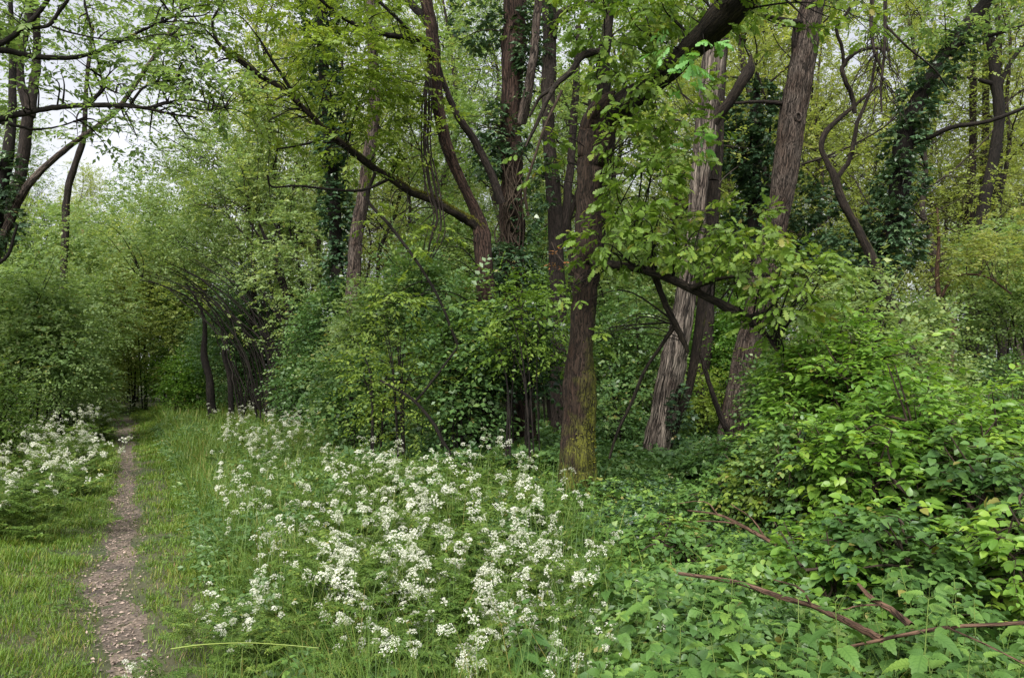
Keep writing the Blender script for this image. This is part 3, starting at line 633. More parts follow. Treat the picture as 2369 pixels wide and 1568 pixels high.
# ------------------------------------------------------------------ big trees
FO = lambda c, d, rx, ry, rz: (W(c[0], c[1], d), (rx / FPX * d, rz, ry / FPX * d))   # clump placed where the photo shows it
def foliage_part(root, name, mat, clumps, tmpl, size, anchors, m=7, L=.3, branches=8, brmat='twig_bark', srad=.003, tilt=.45, droop=.25, seed=0, stem=True, gscale=.9, opp=False, brad=.012, gap=None, more=1.0):
    a, b = Acc(), Acc(); gap_ = gap
    for i, c in enumerate(clumps):
        (px, py, d, rx, ry, rz, lai) = c[:7]; gap = c[7] if len(c) > 7 else .0
        if gap_ is not None: gap = gap_
        if name == 'ivy': rx *= 1.02; lai *= 3.6; rz *= 1.1
        lai *= more
        cc, rad = FO((px, py), d, rx, ry, rz)
        clump(a, cc, rad, lai, size, tmpl, m, L, gap=gap, gscale=gscale, seed=seed * 100 + i, stem=b if stem else None, srad=srad, anchors=anchors, branches=branches, bacc=b, brad=brad, tilt=tilt, droop=droop, opp=opp)
    o = a.build(name, M[mat], root)
    if b.n: tag(b.build('twig', M[brmat], o), kind='stuff')
    return o
def trunk_thing(name, label, cat, basepx, d, group=None):
    x = X(basepx, d); return thing(name, label, cat, (x, d, float(terrain(x, d))), group)

# --- mossy oak in the middle
oak = trunk_thing('oak_tree', 'large oak with a moss covered foot standing right of the white flower drift', 'tree', 1335, 9.1)
a = Acc(); Ptr, oak_r = limb(a, [(1335, 1172, 116, 9.1), (1336, 1140, 92, 9.1), (1337, 1100, 80, 9.1), (1338, 1040, 76, 9.1), (1340, 940, 72, 9.1), (1343, 850, 68, 9.1), (1347, 760, 56, 9.1), (1352, 690, 56, 9.1), (1358, 620, 66, 9.1), (1362, 570, 66, 9.0),
        (1368, 500, 64, 9.0), (1368, 430, 68, 8.95), (1376, 370, 76, 8.9), (1385, 310, 80, 8.9), (1400, 262, 74, 8.8), (1428, 236, 56, 8.7)], 28, 7, True, ridge=.10, lump=.12, seed=1, jit=.03)
a.build('trunk', M['oak_bark'], oak)
a = Acc(); Pl1, _ = limb(a, [(1408, 275, 60, 8.8), (1445, 238, 52, 8.6), (1490, 205, 50, 8.4), (1545, 165, 50, 8.1), (1590, 122, 54, 7.9), (1640, 70, 62, 7.6), (1690, 18, 70, 7.4), (1760, -50, 66, 7.2), (1880, -150, 50, 7.0), (2000, -260, 40, 6.8)], 20, 6, ridge=.12, lump=.18, seed=2, jit=.04)
a.build('limb', M['oak_limb'], oak)
a = Acc(); Pl2, _ = limb(a, [(1398, 270, 40, 8.9), (1396, 220, 32, 8.95), (1394, 150, 30, 9.0), (1402, 90, 26, 9.1), (1412, 30, 22, 9.2), (1420, -60, 20, 9.3), (1440, -240, 14, 9.4)], 12, 5, ridge=.1, lump=.15, seed=3, jit=.05)
limb(a, [(1400, 120, 24, 9.0), (1350, 128, 17, 8.8), (1318, 168, 14, 8.7), (1280, 205, 12, 8.6), (1240, 290, 9, 8.5), (1215, 340, 7, 8.5)], 8, 5, lump=.1, seed=4, jit=.08)
limb(a, [(1290, 197, 10, 8.65), (1250, 225, 8, 8.7), (1225, 270, 6, 8.7)], 6, 5, seed=5, jit=.08)
a.build('limb', M['oak_limb'], oak)
a = Acc(); Pl3, _ = limb(a, [(1362, 598, 34, 9.0), (1400, 612, 26, 8.8), (1450, 618, 21, 8.5), (1510, 630, 22, 8.3), (1565, 650, 20, 8.1), (1630, 684, 18, 8.0), (1690, 715, 22, 7.9), (1740, 745, 20, 7.8), (1780, 785, 12, 7.7), (1812, 830, 8, 7.6)], 12, 6, ridge=.1, lump=.16, seed=6, jit=.06)
limb(a, [(1735, 735, 16, 7.8), (1780, 720, 12, 7.7), (1825, 735, 9, 7.6)], 8, 5, seed=7, jit=.08)
limb(a, [(1600, 665, 14, 8.0), (1690, 640, 9, 7.7), (1800, 640, 6, 7.4), (1880, 690, 4, 7.2)], 6, 5, seed=71, jit=.1)
a.build('limb', M['oak_limb'], oak)
a = Acc(); Pl4, _ = limb(a, [(1392, 505, 16, 8.9), (1440, 512, 12, 8.7), (1478, 540, 12, 8.6), (1505, 580, 17, 8.5), (1512, 625, 17, 8.4), (1530, 680, 13, 8.4), (1552, 730, 15, 8.4), (1575, 775, 13, 8.4), (1592, 815, 8, 8.4)], 10, 6, ridge=.1, lump=.18, seed=8, jit=.08)
limb(a, [(1562, 750, 13, 8.4), (1530, 800, 9, 8.5), (1490, 860, 8, 8.6), (1462, 930, 8, 8.7), (1428, 1000, 7, 8.8), (1410, 1060, 6, 8.9)], 8, 5, seed=9, jit=.08)
a.build('limb', M['oak_limb'], oak)
oak_anchor = np.vstack([Ptr[-40:], Pl1, Pl2, Pl3, Pl4])
foliage_part(oak, 'crown', 'oak_leaf', [
    (1470, 60, 8.2, 110, 80, .9, 2.0, .0), (1600, 40, 7.6, 120, 60, .8, 1.3, .1), (1380, 60, 9.0, 110, 80, .9, 1.2, .1), (1540, 230, 7.8, 90, 70, .8, 1.6, .0),
    (1560, 330, 8.0, 80, 80, .7, 1.2, .1), (1440, 320, 8.2, 60, 90, .6, 1.3, .05), (1480, 430, 8.0, 110, 80, .8, 1.8, .0), (1450, 180, 8.1, 80, 60, .6, 1.6, .0),
    (1400, 560, 8.3, 70, 40, .5, 1.8, .0), (1480, 560, 8.0, 90, 55, .8, 1.5, .0), (1600, 560, 7.9, 120, 80, .9, 1.8, .0), (1720, 590, 7.6, 120, 80, .9, 2.0, .0), (1700, 520, 8.4, 110, 60, .8, 1.6, .05),
    (1840, 640, 7.2, 100, 75, .8, 1.9, .0), (1790, 720, 7.3, 90, 60, .6, 1.4, .05), (1380, 790, 8.6, 30, 25, .2, .9, .1), (1300, 690, 8.7, 60, 35, .4, 1.2, .1), (1250, 360, 9.0, 70, 50, .5, .6, .2), (1680, -60, 7.6, 220, 90, 1.2, 1.6), (1460, -90, 8.6, 200, 90, 1.2, 1.6),
    (1900, 50, 7.0, 120, 40, .6, .7, .2), (2010, 40, 6.8, 60, 40, .5, .8, .1)],
    OAK, .104, oak_anchor, m=6, L=.18, branches=7, brmat='dark_bark', tilt=.7, droop=.5, seed=1, gscale=.5, brad=.010, more=1.7)
b2 = Acc(); clump(b2, W(1580, 95, 6.6), (.24, .22, .2), 1.4, .11, OAK, 6, .16, seed=777, tilt=.7, droop=.5, gscale=.3); clump(b2, W(1590, 205, 6.8), (.1, .1, .1), 1.2, .11, OAK, 5, .12, seed=778, tilt=.7, droop=.5, gscale=.3)
clump(b2, W(1600, 330, 7.0), (.16, .15, .2), .8, .11, OAK, 5, .12, seed=779, tilt=.7, droop=.5, gscale=.3)
tag(b2.build('young_foliage', M['oak_young'], oak), 'pale mint green young oak leaves')

def moss_tufts(root, P, rr_, n, seed, dirw, zlim=None, parent=None):
    g = np.random.default_rng(seed); i = g.integers(0, len(P) - 1, n); f = g.uniform(0, 1, n)[:, None]; C = P[i] * (1 - f) + P[i + 1] * f; r = rr_[i]; T = norm(P[i + 1] - P[i])
    A = norm(np.cross(T, g.normal(size=(n, 3)))); sc_ = A @ np.array(dirw) + .45 * noise3(C + A * r[:, None], .35, seed) + .3 * g.normal(size=n); k = sc_ > .35
    if zlim: k &= C[:, 2] < zlim * (1 + .3 * g.normal(size=n))
    C, A, r, T = C[k], A[k], r[k], T[k]; a = Acc(); m = len(C)
    place(a, QUAD, C + A * (r * 1.0)[:, None], A + .9 * g.normal(size=(m, 3)), T + g.normal(size=(m, 3)), g.uniform(.012, .03, m), g.uniform(0, .9, m)); a.build('moss', M['moss'], root)
moss_tufts(oak, Ptr, oak_r, 16000, 5, (.75, -.35, 0), 1.15)
# --- pale leaning tree right of the oak
pt = trunk_thing('bare_trunk_tree', 'pale grey brown leaning trunk with deep bark furrows just right of the mossy oak', 'tree', 1520, 12.2)
a = Acc(); Pp, _ = limb(a, [(1518, 1098, 72, 12.2), (1526, 1020, 63, 12.2), (1540, 930, 59, 12.2), (1558, 840, 58, 12.2), (1575, 750, 52, 12.2), (1590, 670, 45, 12.2), (1603, 590, 40, 12.2), (1612, 500, 38, 12.2), (1622, 400, 42, 12.2),
      (1634, 300, 49, 12.2), (1645, 200, 51, 12.2), (1655, 100, 49, 12.2), (1668, 0, 45, 12.2), (1690, -160, 38, 12.2), (1720, -360, 30, 12.2)], 28, 7, True, ridge=.14, lump=.10, seed=11, jit=.02)
a.build('trunk', M['pale_bark'], pt)
a = Acc(); limb(a, [(1640, 300, 29, 12.2), (1662, 268, 26, 12.1), (1690, 232, 24, 12.0), (1715, 190, 26, 11.9), (1735, 160, 24, 11.9), (1738, 125, 3, 11.9)], 12, 5, ridge=.15, lump=.15, seed=12, jit=.05)
tag(a.build('broken_branch', M['moss_bark'], pt), 'short broken snag with a splintered tip')
a = Acc(); limb(a, [(1648, 420, 30, 12.8), (1655, 330, 24, 12.9), (1662, 250, 18, 13)], 10, 4, seed=13, jit=.05); limb(a, [(1648, 420, 30, 12.8), (1640, 520, 30, 12.8), (1625, 700, 24, 12.7), (1598, 880, 20, 12.5), (1566, 980, 18, 12.35), (1535, 1060, 16, 12.25)], 10, 4, seed=14)
a.build('limb', M['moss_bark'], pt)
foliage_part(pt, 'crown', 'mid_leaf', [(1690, -120, 12, 200, 90, 1.8, 1.2), (1600, 30, 12.8, 120, 60, 1., .5, .1)], QUAD, .09, Pp, m=8, seed=2)
foliage_part(pt, 'ivy', 'ivy_leaf', [(1572, 960, 11.95, 26, 60, .2, 1.5, .0)], IVY, .07, Pp, m=4, L=.1, branches=0, stem=False, seed=3, gscale=.4)

# --- straight furrowed leaning trunk further right
ft = trunk_thing('leaning_tree', 'tall furrowed brown trunk leaning right with a knot hole high up', 'tree', 1700, 14.0)
a = Acc(); Pf, _ = limb(a, [(1702, 1010, 74, 14), (1712, 930, 66, 14), (1724, 850, 60, 14), (1738, 770, 56, 14), (1755, 690, 54, 14), (1775, 600, 54, 14), (1800, 500, 52, 14), (1815, 410, 54, 14), (1828, 310, 58, 14), (1845, 210, 58, 14), (1862, 110, 54, 14), (1882, 0, 50, 14), (1915, -160, 44, 14), (1960, -380, 30, 14)], 28, 7, True, ridge=.12, lump=.08, seed=21, jit=.02)
a.build('trunk', M['grey_bark'], ft)
a = Acc(); kn = W(1846, 272, 13.78)
th = np.linspace(0, 2 * math.pi, 13)
ring = np.array([kn + np.array([.055 * math.cos(t), -.02, .08 * math.sin(t)]) for t in th]); tube(a, ring, np.full(13, .022), 6, lump=.3, seed=4)
a.build('knot', M['grey_bark'], ft)
a = Acc(); kk = np.array([kn + np.array([0, -.012 + .01 * i, 0]) for i in range(2)]); tube(a, kk, [.05, .04], 10); a.add([kk[0] + .05 * np.array([math.cos(t), 0, 1.3 * math.sin(t)]) for t in np.linspace(0, 2 * math.pi, 12, endpoint=False)] + [kk[0]], T=[(12, i, (i + 1) % 12) for i in range(12)])
a.build('knot_hole', M['dark_bark'], ft)
a = Acc(); limb(a, [(1838, 120, 14, 14), (1836, 90, 10, 13.9), (1838, 50, 4, 13.9)], 6, 4, seed=22)
limb(a, [(1870, 55, 14, 14), (1810, 45, 10, 13.6), (1750, 30, 9, 13.3), (1700, -10, 8, 13)], 8, 5, seed=23, jit=.08)
limb(a, [(1815, 240, 12, 14), (1750, 236, 8, 13.7), (1690, 240, 6, 13.4)], 6, 5, seed=24, jit=.08)
a.build('limb', M['brown_bark'], ft)
foliage_part(ft, 'crown', 'mid_leaf', [(1900, -110, 14, 240, 90, 2.2, 1.2), (1990, -40, 14, 120, 70, 1.4, .8)], QUAD, .09, Pf, m=8, seed=4)

# --- ivy clad red trunk left of the oak
iv = trunk_thing('ivy_clad_tree', 'upright red brown trunk wrapped in ivy directly left of the mossy oak', 'tree', 1215, 12.5)
a = Acc(); Pi, _ = limb(a, [(1220, 1060, 62, 12.5), (1214, 980, 50, 12.5), (1205, 850, 46, 12.5), (1196, 700, 44, 12.5), (1186, 560, 52, 12.5), (1184, 420, 54, 12.5), (1183, 300, 52, 12.5), (1184, 180, 50, 12.5), (1190, 80, 50, 12.5), (1192, 0, 48, 12.5), (1196, -160, 40, 12.5), (1205, -360, 28, 12.5)], 24, 7, True, ridge=.16, lump=.14, seed=31, jit=.03)
a.build('trunk', M['red_bark'], iv)
a = Acc(); limb(a, [(1205, 285, 24, 12.3), (1222, 210, 22, 12.1), (1235, 120, 20, 12), (1240, 60, 20, 12), (1250, -60, 18, 12)], 10, 5, ridge=.1, seed=32, jit=.05)
a.build('limb', M['grey_bark'], iv)
a = Acc()
for k in range(16):
    gg = np.random.default_rng(400 + k); x0 = 1165 + gg.uniform(0, 50); pts = [(x0 + gg.normal() * 12, y, 3.5, 12.15 + gg.normal() * .05) for y in np.linspace(330 + gg.uniform(0, 90), 560 + gg.uniform(0, 160), 6)]; limb(a, pts, 4, 4, seed=k)
limb(a, [(1222, 500, 8, 12.2), (1215, 440, 7, 12.1), (1235, 370, 7, 12), (1262, 290, 7, 12), (1300, 210, 8, 12)], 6, 5, seed=41)
tag(a.build('ivy_stem', M['twig_bark'], iv), 'pale bare climbing stems')
foliage_part(iv, 'ivy', 'ivy_leaf', [(1215, 120, 12.35, 30, 110, .4, 2.0, .0), (1150, 300, 12.4, 32, 60, .4, 1.8, 0), (1130, 370, 12.4, 40, 50, .4, 1.8, 0), (1215, 500, 12.4, 26, 80, .35, 1.2, .05), (1175, 620, 12.2, 70, 60, .6, 2.6, 0), (1195, 330, 12.2, 30, 30, .25, 1.2, .05), (1110, 60, 12.6, 60, 70, .6, 1.0, .1)],
             IVY, .075, Pi, m=4, L=.12, branches=0, stem=False, seed=5, gscale=.45, droop=.6)
foliage_part(iv, 'crown', 'mid_leaf', [(1160, -120, 12.5, 220, 90, 1.8, 1.2), (1100, 150, 13, 70, 120, 1.2, .7, .1), (1100, 290, 12.6, 60, 40, .8, .6, .1)], QUAD, .085, Pi, m=8, seed=6)

# --- red curved stems with the mossy leaning limb
rt = trunk_thing('curved_stem_tree', 'multi stemmed tree with bent red stem and long mossy limb reaching left', 'tree', 1118, 11.5)
a = Acc(); P1, _ = limb(a, [(1125, 900, 46, 11.5), (1122, 700, 44, 11.5), (1116, 570, 42, 11.5), (1104, 500, 28, 11.5), (1072, 430, 26, 11.4), (1045, 370, 26, 11.3), (1025, 300, 25, 11.2), (1010, 220, 26, 11.2), (1003, 140, 28, 11.2), (998, 70, 27, 11.2), (985, 0, 26, 11.2), (970, -120, 22, 11.2), (950, -320, 16, 11.2)], 20, 7, True, ridge=.14, lump=.10, seed=51, jit=.03)
a.build('trunk', M['red_bark'], rt)
a = Acc(); P2, r2_ = limb(a, [(1112, 530, 30, 11.5), (1080, 508, 22, 11.4), (1040, 486, 20, 11.2), (1000, 462, 19, 11.1), (950, 443, 17, 11), (905, 412, 18, 10.9), (860, 385, 16, 10.8), (810, 345, 16, 10.6), (760, 308, 15, 10.5), (700, 250, 13, 10.3), (650, 205, 12, 10.2), (600, 175, 12, 10.1), (545, 130, 13, 10), (505, 100, 8, 9.9), (492, 50, 6, 9.8), (515, 5, 5, 9.7), (530, -60, 4, 9.7)], 14, 6, ridge=.1, lump=.2, seed=52, jit=.06)
a.build('limb', M['moss_bark'], rt)
moss_tufts(rt, P2[:30], r2_[:30], 9000, 6, (0, 0, 1.0))
a = Acc(); P3, _ = limb(a, [(700, 250, 10, 10.3), (665, 195, 8, 10.2), (630, 140, 7, 10), (600, 90, 5, 9.9)], 6, 5, seed=53, jit=.1)
limb(a, [(545, 132, 6, 10), (515, 138, 4, 10), (500, 145, 3, 10)], 5, 4, seed=54)
limb(a, [(905, 412, 8, 10.9), (840, 440, 7, 10.6), (760, 438, 6, 10.3), (690, 430, 5, 10), (630, 432, 5, 9.8), (618, 405, 4, 9.7)], 6, 5, seed=55, jit=.1)
limb(a, [(870, 395, 8, 10.8), (850, 460, 8, 10.6), (900, 520, 8, 10.5), (960, 600, 7, 10.4), (1010, 680, 7, 10.3), (1060, 800, 7, 10.4)], 6, 5, seed=56, jit=.1)
limb(a, [(770, 315, 7, 10.5), (700, 335, 5, 10.3), (640, 345, 4, 10.1)], 5, 5, seed=57, jit=.1)
a.build('branch', M['dark_bark'], rt)
a = Acc(); P4, _ = limb(a, [(1004, 135, 24, 11.2), (985, 102, 20, 11.1), (945, 88, 13, 10.9), (900, 82, 12, 10.7), (850, 70, 11, 10.5), (800, 45, 10, 10.3), (760, 15, 9, 10.1), (700, -40, 8, 9.9)], 10, 6, lump=.15, seed=58, jit=.06)
limb(a, [(960, 92, 11, 11), (935, 60, 9, 10.9), (905, 30, 8, 10.8), (850, -20, 7, 10.7)], 7, 5, seed=59, jit=.06)
limb(a, [(1000, 70, 20, 11.2), (975, 35, 18, 11.3), (950, 8, 18, 11.4), (900, -60, 15, 11.5)], 8, 5, seed=60, jit=.06)
a.build('limb', M['dark_bark'], rt)
a = Acc(); P5, _ = limb(a, [(1160, 470, 22, 11.9), (1135, 400, 18, 11.8), (1100, 330, 18, 11.7), (1060, 270, 17, 11.5), (1035, 215, 15, 11.4), (1012, 150, 14, 11.3)], 10, 5, ridge=.1, seed=61, jit=.06)
a.build('limb', M['brown_bark'], rt)
a = Acc()
for k, (dx, w_) in enumerate([(0, 8), (8, 6), (-7, 4), (14, 4)]):
    limb(a, [(992 + dx * .3, 150, w_, 11), (985 + dx, 240, w_, 10.95), (982 + dx, 340, w_, 10.9), (995 + dx * 1.4, 430, w_, 10.9), (1012 + dx, 500, w_ * .8, 10.9), (1000 + dx * 2, 545, w_ * .7, 10.9), (985 + dx, 600, 3, 10.9)], 5, 5, seed=70 + k, jit=.25)
tag(a.build('hanging_vine', M['brown_bark'], rt), 'bare vine strands hanging beside the bent red stem')
rt_anchor = np.vstack([P1, P2, P3, P4, P5])
foliage_part(rt, 'crown', 'spray_leaf', [
   (800, 150, 10.2, 150, 90, 1.0, 1.4, .05), (880, 250, 10.6, 110, 90, .9, 1.4, .05), (700, 60, 10, 110, 60, .9, 1.2, .05), (830, 350, 10.4, 90, 50, .7, 1.3, .05), (930, 170, 10.8, 80, 80, .8, .9, .1),
   (540, 60, 9.6, 70, 60, .6, .9, .1), (470, 140, 9.5, 70, 60, .6, .7, .15), (560, 260, 9.7, 80, 50, .6, .8, .1), (640, 290, 9.9, 70, 40, .6, .9, .1), (900, 60, 10.4, 90, 50, .8, 1.2, .05), (1030, 300, 11, 50, 60, .5, .5, .2),
   (800, -80, 10.5, 260, 80, 1.5, 1.2), (960, 360, 11, 40, 30, .4, .6, .1), (900, 520, 10.4, 60, 40, .5, .9, .1), (920, 690, 10.2, 60, 40, .5, 1.3, .05), (1000, 560, 10.6, 60, 50, .5, .6, .1)],
   FINE, .092, rt_anchor, m=9, L=.30, branches=6, brmat='dark_bark', seed=7, gscale=.6, droop=.35, more=1.8)

# --- background trunks with their own look
def simple_tree(name, label, pts, bark, seed, crown=None, leaf='mid_leaf', ivy=None, group=None, limbs=(), sides=14, size=.085, cat='tree', lai=1.0, ivsize=.08):
    d = pts[0][3]; t = trunk_thing(name, label, cat, pts[0][0], d, group)
    a = Acc(); Pt, _ = limb(a, pts, sides, 6, True, ridge=.12, lump=.1, seed=seed, jit=.04); a.build('trunk', M[bark], t); A = [Pt]
    if limbs:
        a = Acc()
        for i, l in enumerate(limbs): q, _ = limb(a, l, 7, 5, seed=seed + i + 1, jit=.10, lump=.1); A.append(q)
        a.build('branch', M[bark], t)
    A = np.vstack(A)
    if crown: foliage_part(t, 'crown', leaf, crown, QUAD if size > .08 else FINE, size, A, m=8, seed=seed, branches=6, more=1.5)
    if ivy: foliage_part(t, 'ivy', 'ivy_leaf', ivy, IVY, ivsize, A, m=5, L=.15, branches=0, seed=seed + 50, gscale=.5, droop=.5, stem=False, gap=-.25)
    return t
simple_tree('birch_tree', 'slim pinkish brown trunk standing behind the long mossy limb', [(820, 640, 34, 17), (822, 560, 30, 17), (838, 460, 28, 17), (852, 370, 27, 17), (866, 270, 26, 17), (866, 180, 24, 17), (860, 80, 24, 17), (856, 0, 22, 17), (850, -160, 18, 17), (845, -340, 12, 17)], 'grey_bark', 201,
            [(850, -60, 17, 190, 100, 2, 1.0), (900, 120, 17.5, 110, 90, 1.5, .8, .05)])
simple_tree('ivy_column_tree', 'slender trunk hidden in dark ivy above the arching hazel', [(790, 760, 34, 18), (780, 600, 30, 18), (770, 450, 28, 18), (760, 300, 28, 18), (748, 150, 26, 18), (742, 0, 24, 18), (735, -200, 18, 18)], 'dark_bark', 202,
            [(730, -80, 18, 190, 80, 2, .9)], ivy=[(742, 40, 17.8, 42, 70, .7, 2.2), (755, 180, 17.8, 46, 80, .7, 2.2), (770, 330, 17.8, 40, 80, .7, 2.0), (780, 480, 17.8, 40, 90, .7, 2.0), (790, 620, 17.8, 36, 70, .7, 2)], ivsize=.1)
simple_tree('twin_stem_tree', 'dark double stem rising behind the ivy clad trunk and the oak', [(1292, 800, 40, 16), (1288, 600, 36, 16), (1282, 480, 34, 16), (1272, 350, 30, 16), (1268, 220, 30, 16), (1272, 100, 32, 16), (1270, 0, 34, 16), (1268, -180, 26, 16)], 'brown_bark', 203,
            [(1300, -80, 16, 170, 90, 2, 1.0), (1290, 260, 16.5, 60, 100, 1.2, .6, .1)], limbs=[[(1270, 110, 22, 16), (1290, 40, 20, 15.8), (1330, 15, 12, 15.5), (1390, 0, 8, 15)], [(1300, 560, 24, 16.2), (1318, 400, 20, 16.4), (1330, 240, 18, 16.6), (1340, 60, 14, 16.8)]], ivy=[(1255, 60, 15.8, 24, 60, .4, 1.2), (1262, 420, 15.8, 26, 80, .4, 1.0)])
simple_tree('short_trunk_tree', 'thin grey trunk seen between the pale trunk and the furrowed trunk', [(1622, 960, 30, 17), (1628, 860, 28, 17), (1636, 760, 28, 17), (1640, 660, 26, 17), (1648, 560, 24, 17), (1660, 400, 20, 17), (1668, 240, 18, 17), (1680, 60, 14, 17), (1690, -120, 10, 17)], 'brown_bark', 204, [(1690, -20, 17, 120, 100, 1.6, .7, .05)])
simple_tree('ivy_covered_tree', 'leaning tree smothered in dark ivy on the right with a long bare side branch', [(2020, 720, 56, 13), (2040, 620, 50, 13), (2068, 520, 46, 13), (2082, 420, 42, 13), (2092, 330, 38, 13), (2120, 240, 34, 13), (2165, 160, 32, 13), (2215, 90, 30, 13), (2262, 30, 28, 13), (2330, -60, 24, 13), (2420, -200, 18, 13)], 'dark_bark', 205,
            [(2330, -50, 13, 170, 80, 1.6, 1.3, .0), (2150, 30, 12.6, 130, 70, 1.2, 1.3, .0), (2250, 110, 13, 100, 50, 1.0, .7, .1)],
            limbs=[[(2110, 330, 16, 13), (2150, 318, 12, 12.8), (2210, 292, 11, 12.5), (2280, 282, 10, 12.2), (2340, 262, 9, 12), (2420, 230, 8, 11.8)], [(2200, 108, 12, 13), (2260, 92, 9, 12.9), (2330, 72, 8, 12.7), (2420, 45, 7, 12.5)]],
            ivy=[(2030, 620, 12.8, 44, 60, .5, 2.6), (2056, 520, 12.8, 50, 70, .5, 2.6), (2076, 420, 12.8, 44, 60, .5, 2.4), (2096, 330, 12.8, 40, 50, .4, 2.2), (2124, 240, 12.8, 42, 50, .4, 2.2), (2168, 165, 12.8, 36, 40, .4, 2.0), (2218, 95, 12.8, 30, 40, .4, 1.6), (1960, 560, 13.3, 60, 50, .5, 1.6), (2090, 570, 13, 50, 60, .5, 1.6)])
simple_tree('ivy_bush_tree', 'dark ivy laden tree behind the pale leaning trunk', [(1740, 800, 34, 18), (1745, 600, 30, 18), (1745, 400, 26, 18), (1750, 250, 18, 18), (1752, 170, 8, 18)], 'dark_bark', 206, None,
            ivy=[(1740, 250, 17.8, 60, 60, .9, 2.0), (1720, 340, 17.8, 60, 70, .9, 2.2), (1765, 400, 17.8, 56, 80, .9, 2.2), (1740, 500, 17.8, 60, 70, .9, 2.2), (1860, 480, 18.5, 70, 60, .9, 1.8), (1890, 590, 18.5, 80, 50, .9, 2.0)], ivsize=.1)
simple_tree('crooked_tree', 'dark thin tree with snaking crooked stems between leaning trunk and ivy covered tree', [(2050, 680, 26, 12), (2010, 580, 22, 12), (1975, 512, 20, 12), (1945, 460, 18, 12), (1930, 412, 17, 12), (1915, 380, 13, 12), (1900, 345, 12, 12), (1908, 310, 12, 12), (1935, 280, 10, 12), (1965, 255, 9, 12), (2000, 225, 7, 12), (2030, 200, 5, 12)], 'moss_bark', 207, [(1990, 330, 12.3, 60, 60, .7, .25, .2)], leaf='far_leaf',
            limbs=[[(1932, 415, 14, 12), (1960, 380, 11, 12), (1975, 330, 10, 12), (1985, 280, 9, 12), (2010, 220, 7, 12), (2030, 120, 6, 11.9)], [(1978, 262, 10, 12), (1972, 225, 11, 12), (1955, 185, 11, 11.9), (1950, 155, 11, 11.9), (1975, 125, 9, 11.8), (2010, 112, 8, 11.7), (2060, 115, 6, 11.6)], [(1952, 150, 8, 11.9), (1948, 110, 8, 11.8), (1935, 65, 8, 11.7), (1960, 30, 7, 11.6), (1990, -20, 6, 11.5)]])
simple_tree('slim_dark_tree', 'slim dark stem with a forked top at the upper right edge', [(2265, 600, 28, 20), (2275, 480, 24, 20), (2292, 400, 24, 20), (2308, 310, 24, 20), (2312, 250, 24, 20), (2302, 180, 22, 20), (2296, 120, 20, 20), (2280, 40, 18, 20), (2260, -80, 14, 20), (2250, -240, 10, 20)], 'dark_bark', 208,
            [(2280, -60, 20, 130, 70, 2, .6, .1)], limbs=[[(2310, 200, 14, 20), (2335, 150, 10, 20), (2369, 100, 8, 20)], [(2300, 195, 12, 20), (2240, 180, 8, 20), (2180, 185, 6, 20)]])
simple_tree('bent_sapling', 'small reddish bent sapling stem at the far right', [(2192, 865, 18, 15), (2200, 800, 15, 15), (2206, 755, 14, 15), (2190, 715, 12, 15), (2172, 680, 11, 15), (2168, 630, 9, 15), (2172, 560, 7, 15), (2168, 480, 5, 15)], 'fallen_bark', 209, [(2170, 590, 15, 90, 70, 1, 1.2, .05), (2260, 600, 15, 100, 60, 1, 1.4, .0), (2330, 560, 15, 80, 70, 1, 1.2, .0)], leaf='far_leaf', limbs=[[(2175, 690, 7, 15), (2210, 640, 6, 15), (2280, 640, 5, 15), (2340, 680, 4, 15)]])
for i, (x0, x1, d, iv_) in enumerate([(2262, 2250, 22, 1), (2320, 2312, 22, 0), (2290, 2280, 24, 0)]):
    simple_tree('woodland_tree', ['straight trunk furred with ivy near the right edge behind the bramble', 'bare black trunk nearest the right edge behind the bramble', 'faint brown trunk between the ivy furred and black trunks'][i],
        [(x0, 900, 26, d), (x0, 800, 24, d), (x1, 680, 22, d), (x1 - 6, 520, 20, d), (x1, 340, 16, d), (x1, 140, 12, d), (x1 - 10, -60, 8, d)], ['brown_bark', 'dark_bark', 'brown_bark'][i], 220 + i, [(x1, 80, d, 110, 110, 2.2, .45, .1), (x1 - 30, 420, d, 110, 90, 2, .7, .1)], leaf='far_leaf',
        ivy=[(x0, 760, d - .3, 26, 110, .5, 1.6)] if iv_ else None)
# hanging dead twigs, upper right
dd_ = thing('dead_branch', 'drooping bunch of bare dead twigs hanging left of the ivy covered tree', 'branch', W(2040, -30, 11)); a = Acc()
limb(a, [(2020, -120, 13, 11), (2018, -20, 11, 11), (2016, 60, 9, 11), (2022, 120, 7, 11), (2040, 160, 5, 11)], 8, 5, seed=90, jit=.08); a.build('branch', M['brown_bark'], dd_); a = Acc()
limb(a, [(2050, -100, 11, 11), (2048, 20, 9, 11), (2046, 120, 7, 11), (2038, 200, 6, 11), (2040, 260, 4, 11)], 8, 5, seed=91, jit=.08); a.build('branch', M['brown_bark'], dd_)
for k in range(34):
    gg = np.random.default_rng(900 + k); s = (2020 + gg.uniform(0, 34), gg.uniform(50, 240)); sg = gg.choice([-1, 1]); ln = gg.uniform(60, 150); a = Acc()
    pts = [(s[0], s[1], 2.6, 11)]; x, y = s
    for q in range(4): x += sg * ln * .14 * gg.uniform(.0, 1.5) * (1.3 - q * .3); y += ln * .25 * gg.uniform(.5, 1.3); pts.append((x, y, 2.3 - q * .4, 11 + gg.normal() * .1))
    limb(a, pts, 4, 3, seed=k, jit=.5); a.build('twig', M['brown_bark'], dd_)
a = Acc(); limb(a, [(2050, 60, 6, 11), (2100, 110, 5, 11), (2160, 160, 4, 11.4), (2190, 200, 3, 11.8)], 5, 5, seed=92, jit=.15); a.build('branch', M['brown_bark'], dd_)

